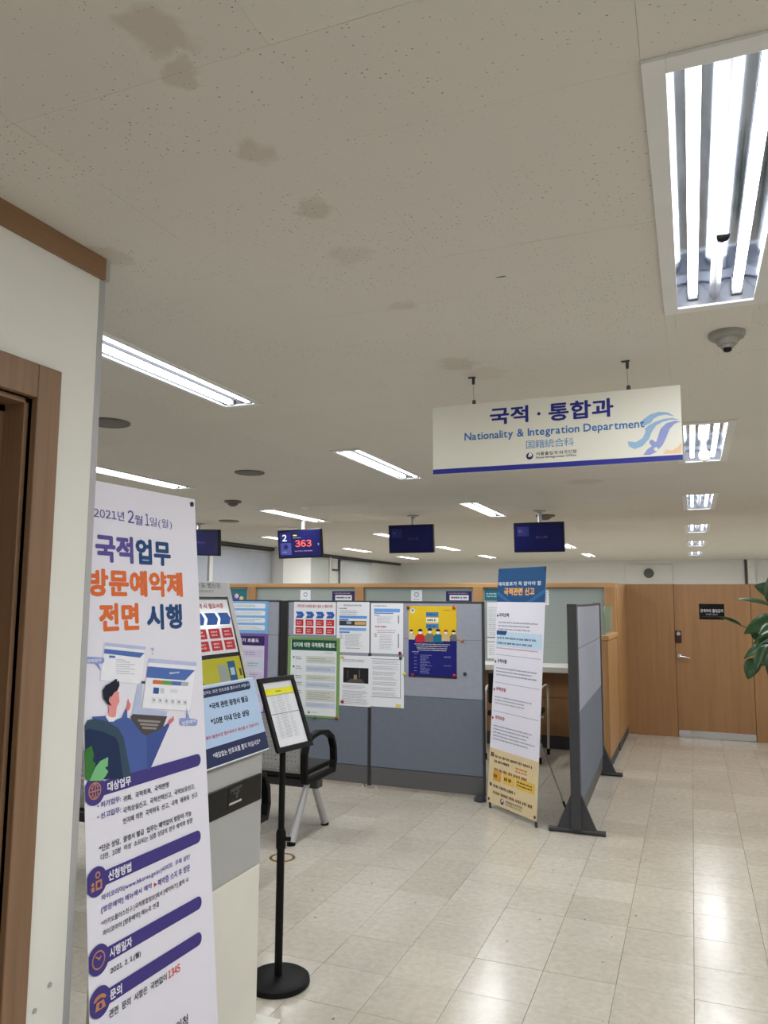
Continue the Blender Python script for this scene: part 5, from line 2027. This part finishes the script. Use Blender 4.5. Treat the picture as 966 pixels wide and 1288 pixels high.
def tv(pa, pb, y, label, yaw_, tilt, roll_, number=None, wd_=None):
    a, c = on_y(pa[0], pa[1], y), on_y(pb[0], pb[1], y)
    wv, hv = c.x-a.x, a.z-c.z
    cx, cz = (a.x+c.x)/2, (a.z+c.z)/2
    root = thing('number_screen', label, 'screen', (cx, y, cz-hv/2), 0, 'hanging number screens')
    rr = Vector((math.cos(yaw_), math.sin(yaw_), 0))
    nn = Vector((math.sin(yaw_), -math.cos(yaw_), 0))
    nn = (nn*math.cos(tilt)-Z*math.sin(tilt)).normalized()
    uu = nn.cross(rr).normalized()
    rr, uu = (rr*math.cos(roll_)+uu*math.sin(roll_)).normalized(), (uu*math.cos(roll_)-rr*math.sin(roll_)).normalized()
    C = Vector((cx, y, cz))
    b = BM()
    o = C-rr*(wv/2)-uu*(hv/2)
    prism(b, [o, o+rr*wv, o+rr*wv+uu*hv, o+uu*hv], -nn*.05)
    obj('casing', b, BLACK, root, bevel=.006)
    s = Sheet('display', o+rr*.014+uu*.016+nn*.0012, rr, uu, wv-.028, hv-.032, NAVS, thick=.001, parent=root)
    if number:
        E_ = .25
        s.frect(.03, .06, .30, .42, (26, 28, 92), 1, 'number_field', .12)
        s.ftext('2', .09, .12, .20, .38, (214, 218, 236), .03, 2, 'lettering', E_)
        s.frect(.04, .45, .30, .91, (62, 68, 134), 1, 'emblem_field', .12)
        s.fdisc(.17, .60, .03, (26, 32, 80), 2, 'emblem')
        s.lines(.08, .76, .26, .84, 1, (150, 156, 200), 1)
        s.ftext(number, .40, .36, .79, .62, (226, 84, 64), .015, 2, 'lettering', E_)
        s.lines(.36, .12, .48, .22, 1, (200, 176, 90), 2)
        s.lines(.36, .24, .56, .29, 1, (150, 140, 110), 3)
        s.lines(.38, .74, .9, .82, 1, (150, 110, 150), 4)
        s.frect(.94, .5, .97, .58, (120, 124, 170), 1, 'corner_mark')
    else:
        s.frect(.05, .1, .3, .45, (22, 24, 84), 1, 'panel', .12)
        s.lines(.45, .4, .8, .6, 1, (60, 40, 90), 5, .5)
        s.lines(.08, .18, .2, .35, 1, (70, 74, 130), 2)
    s.done()
    b = BM()
    ptop = C-nn*.08
    tube(b, [(ptop.x, ptop.y, CEIL), (ptop.x, ptop.y, cz)], .022, 12)
    obj('ceiling_pole', b, ALU_PAINT, root, smooth=True)
    b = BM()
    lathe(b, (ptop.x, ptop.y, CEIL), [(.07, 0), (.07, -.012), (.03, -.02), (.024, -.03)], 18)
    obj('ceiling_flange', b, ALU_PAINT, root, smooth=True)
    obj('bracket', bx(ptop.x-.05, ptop.y-.03, cz-.06, ptop.x+.05, ptop.y+.03, cz+.06), DARK, root)
    return root


tv((350, 667), (404, 701.5), 8.2, 'hanging number screen showing a white 2 and red 363', 0, .12, .02, '363')
tv((216, 667), (275, 698), 8.2, 'hanging number screen right of the tall banner top', 0, .12, -.04)
tv((489, 661), (545, 695), 8.2, 'left of the two plain blue screens right of the 363 screen', 0, .1, 0)
tv((646, 658), (710, 694), 8.2, 'rightmost hanging blue screen, above the blue-topped banner', 0, .1, 0)

# ================================================================== WINDOW SIDE: pillar, blinds, uprights
def wside(name, label, y0, y1, z0, z1, x1, mat, cat):
    return tag(obj(name, bx(RX0+.001, y0, z0, RX0+x1, y1, z1), mat, bevel=.004), label, cat, None)


obj('wall_pillar', bx(RX0+.001, 12.85, 0, RX0+.30, 14.0, CEIL-.001), WHITE_FAR, kind='structure')


def blind(y0, y1, mat, label):
    t = thing('roller_blind', label, 'blind', (RX0, (y0+y1)/2, .9))
    obj('cloth', bx(RX0+.05, y0, .92, RX0+.056, y1, 2.44), mat, t)
    b = BM()
    tube(b, [(RX0+.05, y0, 2.455), (RX0+.05, y1, 2.455)], .03, 12)
    obj('roller', b, ALU_PAINT, t, smooth=True)
    b = BM()
    tube(b, [(RX0+.053, y0, .915), (RX0+.053, y1, .915)], .012, 8)
    obj('hem_bar', b, ALU_PAINT, t, smooth=True)


blind(8.9, 10.72, BLIND, 'grey-blue roller blind left of the thin white upright')
blind(10.86, 12.80, BLIND, 'grey-blue roller blind left of the white pillar')
blind(14.05, 15.32, BLIND2, 'pale roller blind right of the white pillar')
blind(15.95, 17.8, BLIND2, 'pale roller blind at the far end of the window side')
obj('trim_6', bx(RX0+.001, 10.74, 0, RX0+.08, 10.84, CEIL-.06), WHITE_FAR, kind='structure')
obj('trim_7', bx(RX0+.001, 15.34, 0, RX0+.08, 15.44, CEIL-.06), WHITE_FAR, kind='structure')
pf = thing('picture_frame', 'small grey framed panel on the far window wall', 'frame', (RX0, 15.72, 2.1))
obj('panel_face', bx(RX0+.001, 15.56, 2.24, RX0+.02, 15.88, 2.48), WHITE_FAR, pf)
b = BM()
fr(b, Vector((RX0+.012, 15.52, 2.20)), Y, Z, X, .40, .32, .04, .02)
obj('frame', b, DARK, pf)

# ================================================================== POTTED PLANT AT THE RIGHT EDGE
pxx, pyy = .70, 4.25
pl = thing('potted_plant', 'tall potted plant with glossy dark green leaves at the right edge', 'plant', (pxx, pyy, 0))
b = BM()
lathe(b, (pxx, pyy, 0), [(.10, 0), (.11, .01), (.14, .28), (.15, .30), (.15, .32), (.135, .32), (.13, .285)], 28)
obj('pot', b, POT, pl, smooth=True)
b = BM()
lathe(b, (pxx, pyy, 0), [(.128, .27), (.128, .286), (0, .292)], 24)
obj('soil', b, SOIL, pl)
b = BM()
stem_pts = [(pxx, pyy, .28), (pxx+.01, pyy, .7), (pxx-.02, pyy-.01, 1.1), (pxx-.06, pyy, 1.45), (pxx-.10, pyy+.01, 1.75), (pxx-.12, pyy, 1.95)]
tube(b, stem_pts, [.016, .015, .013, .011, .009, .005], 10)
obj('stem', b, STEM, pl, smooth=True)


def leaf_mesh(ln, wd, cup, droop):
    b = BM()
    rows = 9
    prev = None
    for i in range(rows+1):
        t = i/rows
        hw = wd/2*max(0, math.sin(math.pi*min(1, t**.78)))**.75
        if i == 0: hw = .004
        if i == rows: hw = .002
        y = ln*t
        z = -droop*t*t*ln
        row = [b.verts.new((s*hw, y, z+cup*abs(s)**1.5*hw+(.004 if k % 2 else 0)*(math.sin(t*9)))) for k, s in enumerate((-1, -.5, 0, .5, 1))]
        if prev:
            for k in range(4):
                b.faces.new((prev[k], prev[k+1], row[k+1], row[k]))
        prev = row
    me = bpy.data.meshes.new('leaf')
    b.to_mesh(me)
    b.free()
    me.polygons.foreach_set('use_smooth', [True]*len(me.polygons))
    me.materials.append(LEAF)
    return me


LM = [leaf_mesh(1, .44, .35, .15), leaf_mesh(1, .5, .2, .35), leaf_mesh(1, .36, .5, .05)]


def leaf(base, tip, nrm, kind=0, width=1):
    base, tip = Vector(base), Vector(tip)
    d = tip-base
    ln = d.length
    d = d.normalized()
    nrm = Vector(nrm)
    nrm = (nrm-d*nrm.dot(d)).normalized()
    r = d.cross(nrm)
    o = bpy.data.objects.new('leaf', LM[kind])
    COL.objects.link(o)
    o.parent = pl
    m = Matrix(((r.x*ln*width, d.x*ln, nrm.x*ln, base.x), (r.y*ln*width, d.y*ln, nrm.y*ln, base.y), (r.z*ln*width, d.z*ln, nrm.z*ln, base.z), (0, 0, 0, 1)))
    o.matrix_basis = MW[pl.name].inverted() @ m
    sm_ = o.modifiers.new('thickness', 'SOLIDIFY')
    sm_.thickness = .0015/ln
    # petiole to the stem
    zz = max(.75, base.z-.10)
    k = 0
    for a, c in zip(stem_pts, stem_pts[1:]):
        if a[2] <= zz <= c[2]:
            f = (zz-a[2])/(c[2]-a[2])
            sp_ = Vector(a).lerp(Vector(c), f)
            break
    else:
        sp_ = Vector(stem_pts[-1])
    b = BM()
    tube(b, [sp_, (sp_+base)/2+Vector((0, 0, -.02)), base+d*.01], [.004, .003, .0025], 6)
    obj('petiole', b, STEM, pl, smooth=True)


def lp(px, py, y=4.25):
    return on_y(px, py, y)


cv = (-.35, -.9, .3)
leaf(lp(968, 762), lp(928, 749), (-.1, -.35, 1), 0, .8)          # upper flat leaf
leaf(lp(975, 765, 4.15), lp(962, 716, 4.12), (-.8, -.6, .2), 1, 1)
leaf(lp(982, 778, 4.2), lp(939, 786, 4.12), (-.2, -.8, .6), 1, 1.1)
leaf(lp(934, 788), lp(904, 774, 4.2), (.2, -.45, .9), 2, .5)         # thin edge-on leaf
leaf(lp(952, 806, 4.3), lp(946, 786, 4.3), (.2, -.9, .2), 1, .9)
leaf(lp(970, 800, 4.18), lp(951, 812, 4.1), (-.3, -.8, .5), 2, .8)
leaf(lp(972, 808), lp(934, 824, 4.2), (-.2, -.5, .9), 0, .9)
leaf(lp(962, 812, 4.1), lp(948, 842, 4.05), (-.7, -.7, .3), 0, .9)
leaf(lp(952, 828, 4.2), lp(938, 849, 4.15), (-.5, -.9, .2), 1, 1.5)
leaf(lp(975, 815, 4.1), lp(960, 855, 4.05), (-.9, -.5, .1), 1, 1)
leaf(lp(980, 785, 4.1), lp(955, 795, 4.0), (-.3, -.7, .6), 0, 1)
leaf(lp(985, 735, 4.2), lp(968, 700, 4.2), (-.7, -.7, .2), 1, 1)
leaf(lp(990, 800, 4.2), lp(950, 800, 4.15), (-.2, -.7, .7), 1, 1.2)
leaf(lp(985, 795, 4.3), lp(957, 772, 4.3), (-.3, -.9, .3), 0, 1.2)
leaf(lp(985, 812, 4.3), lp(950, 832, 4.3), (-.3, -.8, .5), 1, 1.2)
leaf(lp(990, 750, 4.25), lp(955, 735, 4.2), (-.5, -.8, .4), 1, 1.3)
R_ = random.Random(5)
for k in range(34):
    a = R_.uniform(-1.6, 1.9)
    zz = R_.uniform(1.1, 1.9)
    bs = Vector((pxx-.03+.10*math.cos(a), pyy+.10*math.sin(a), zz))
    tp = bs+Vector((.2*math.cos(a), .2*math.sin(a), R_.uniform(-.08, .1)))
    leaf(bs, tp, (0, 0, 1), k % 3, 1)
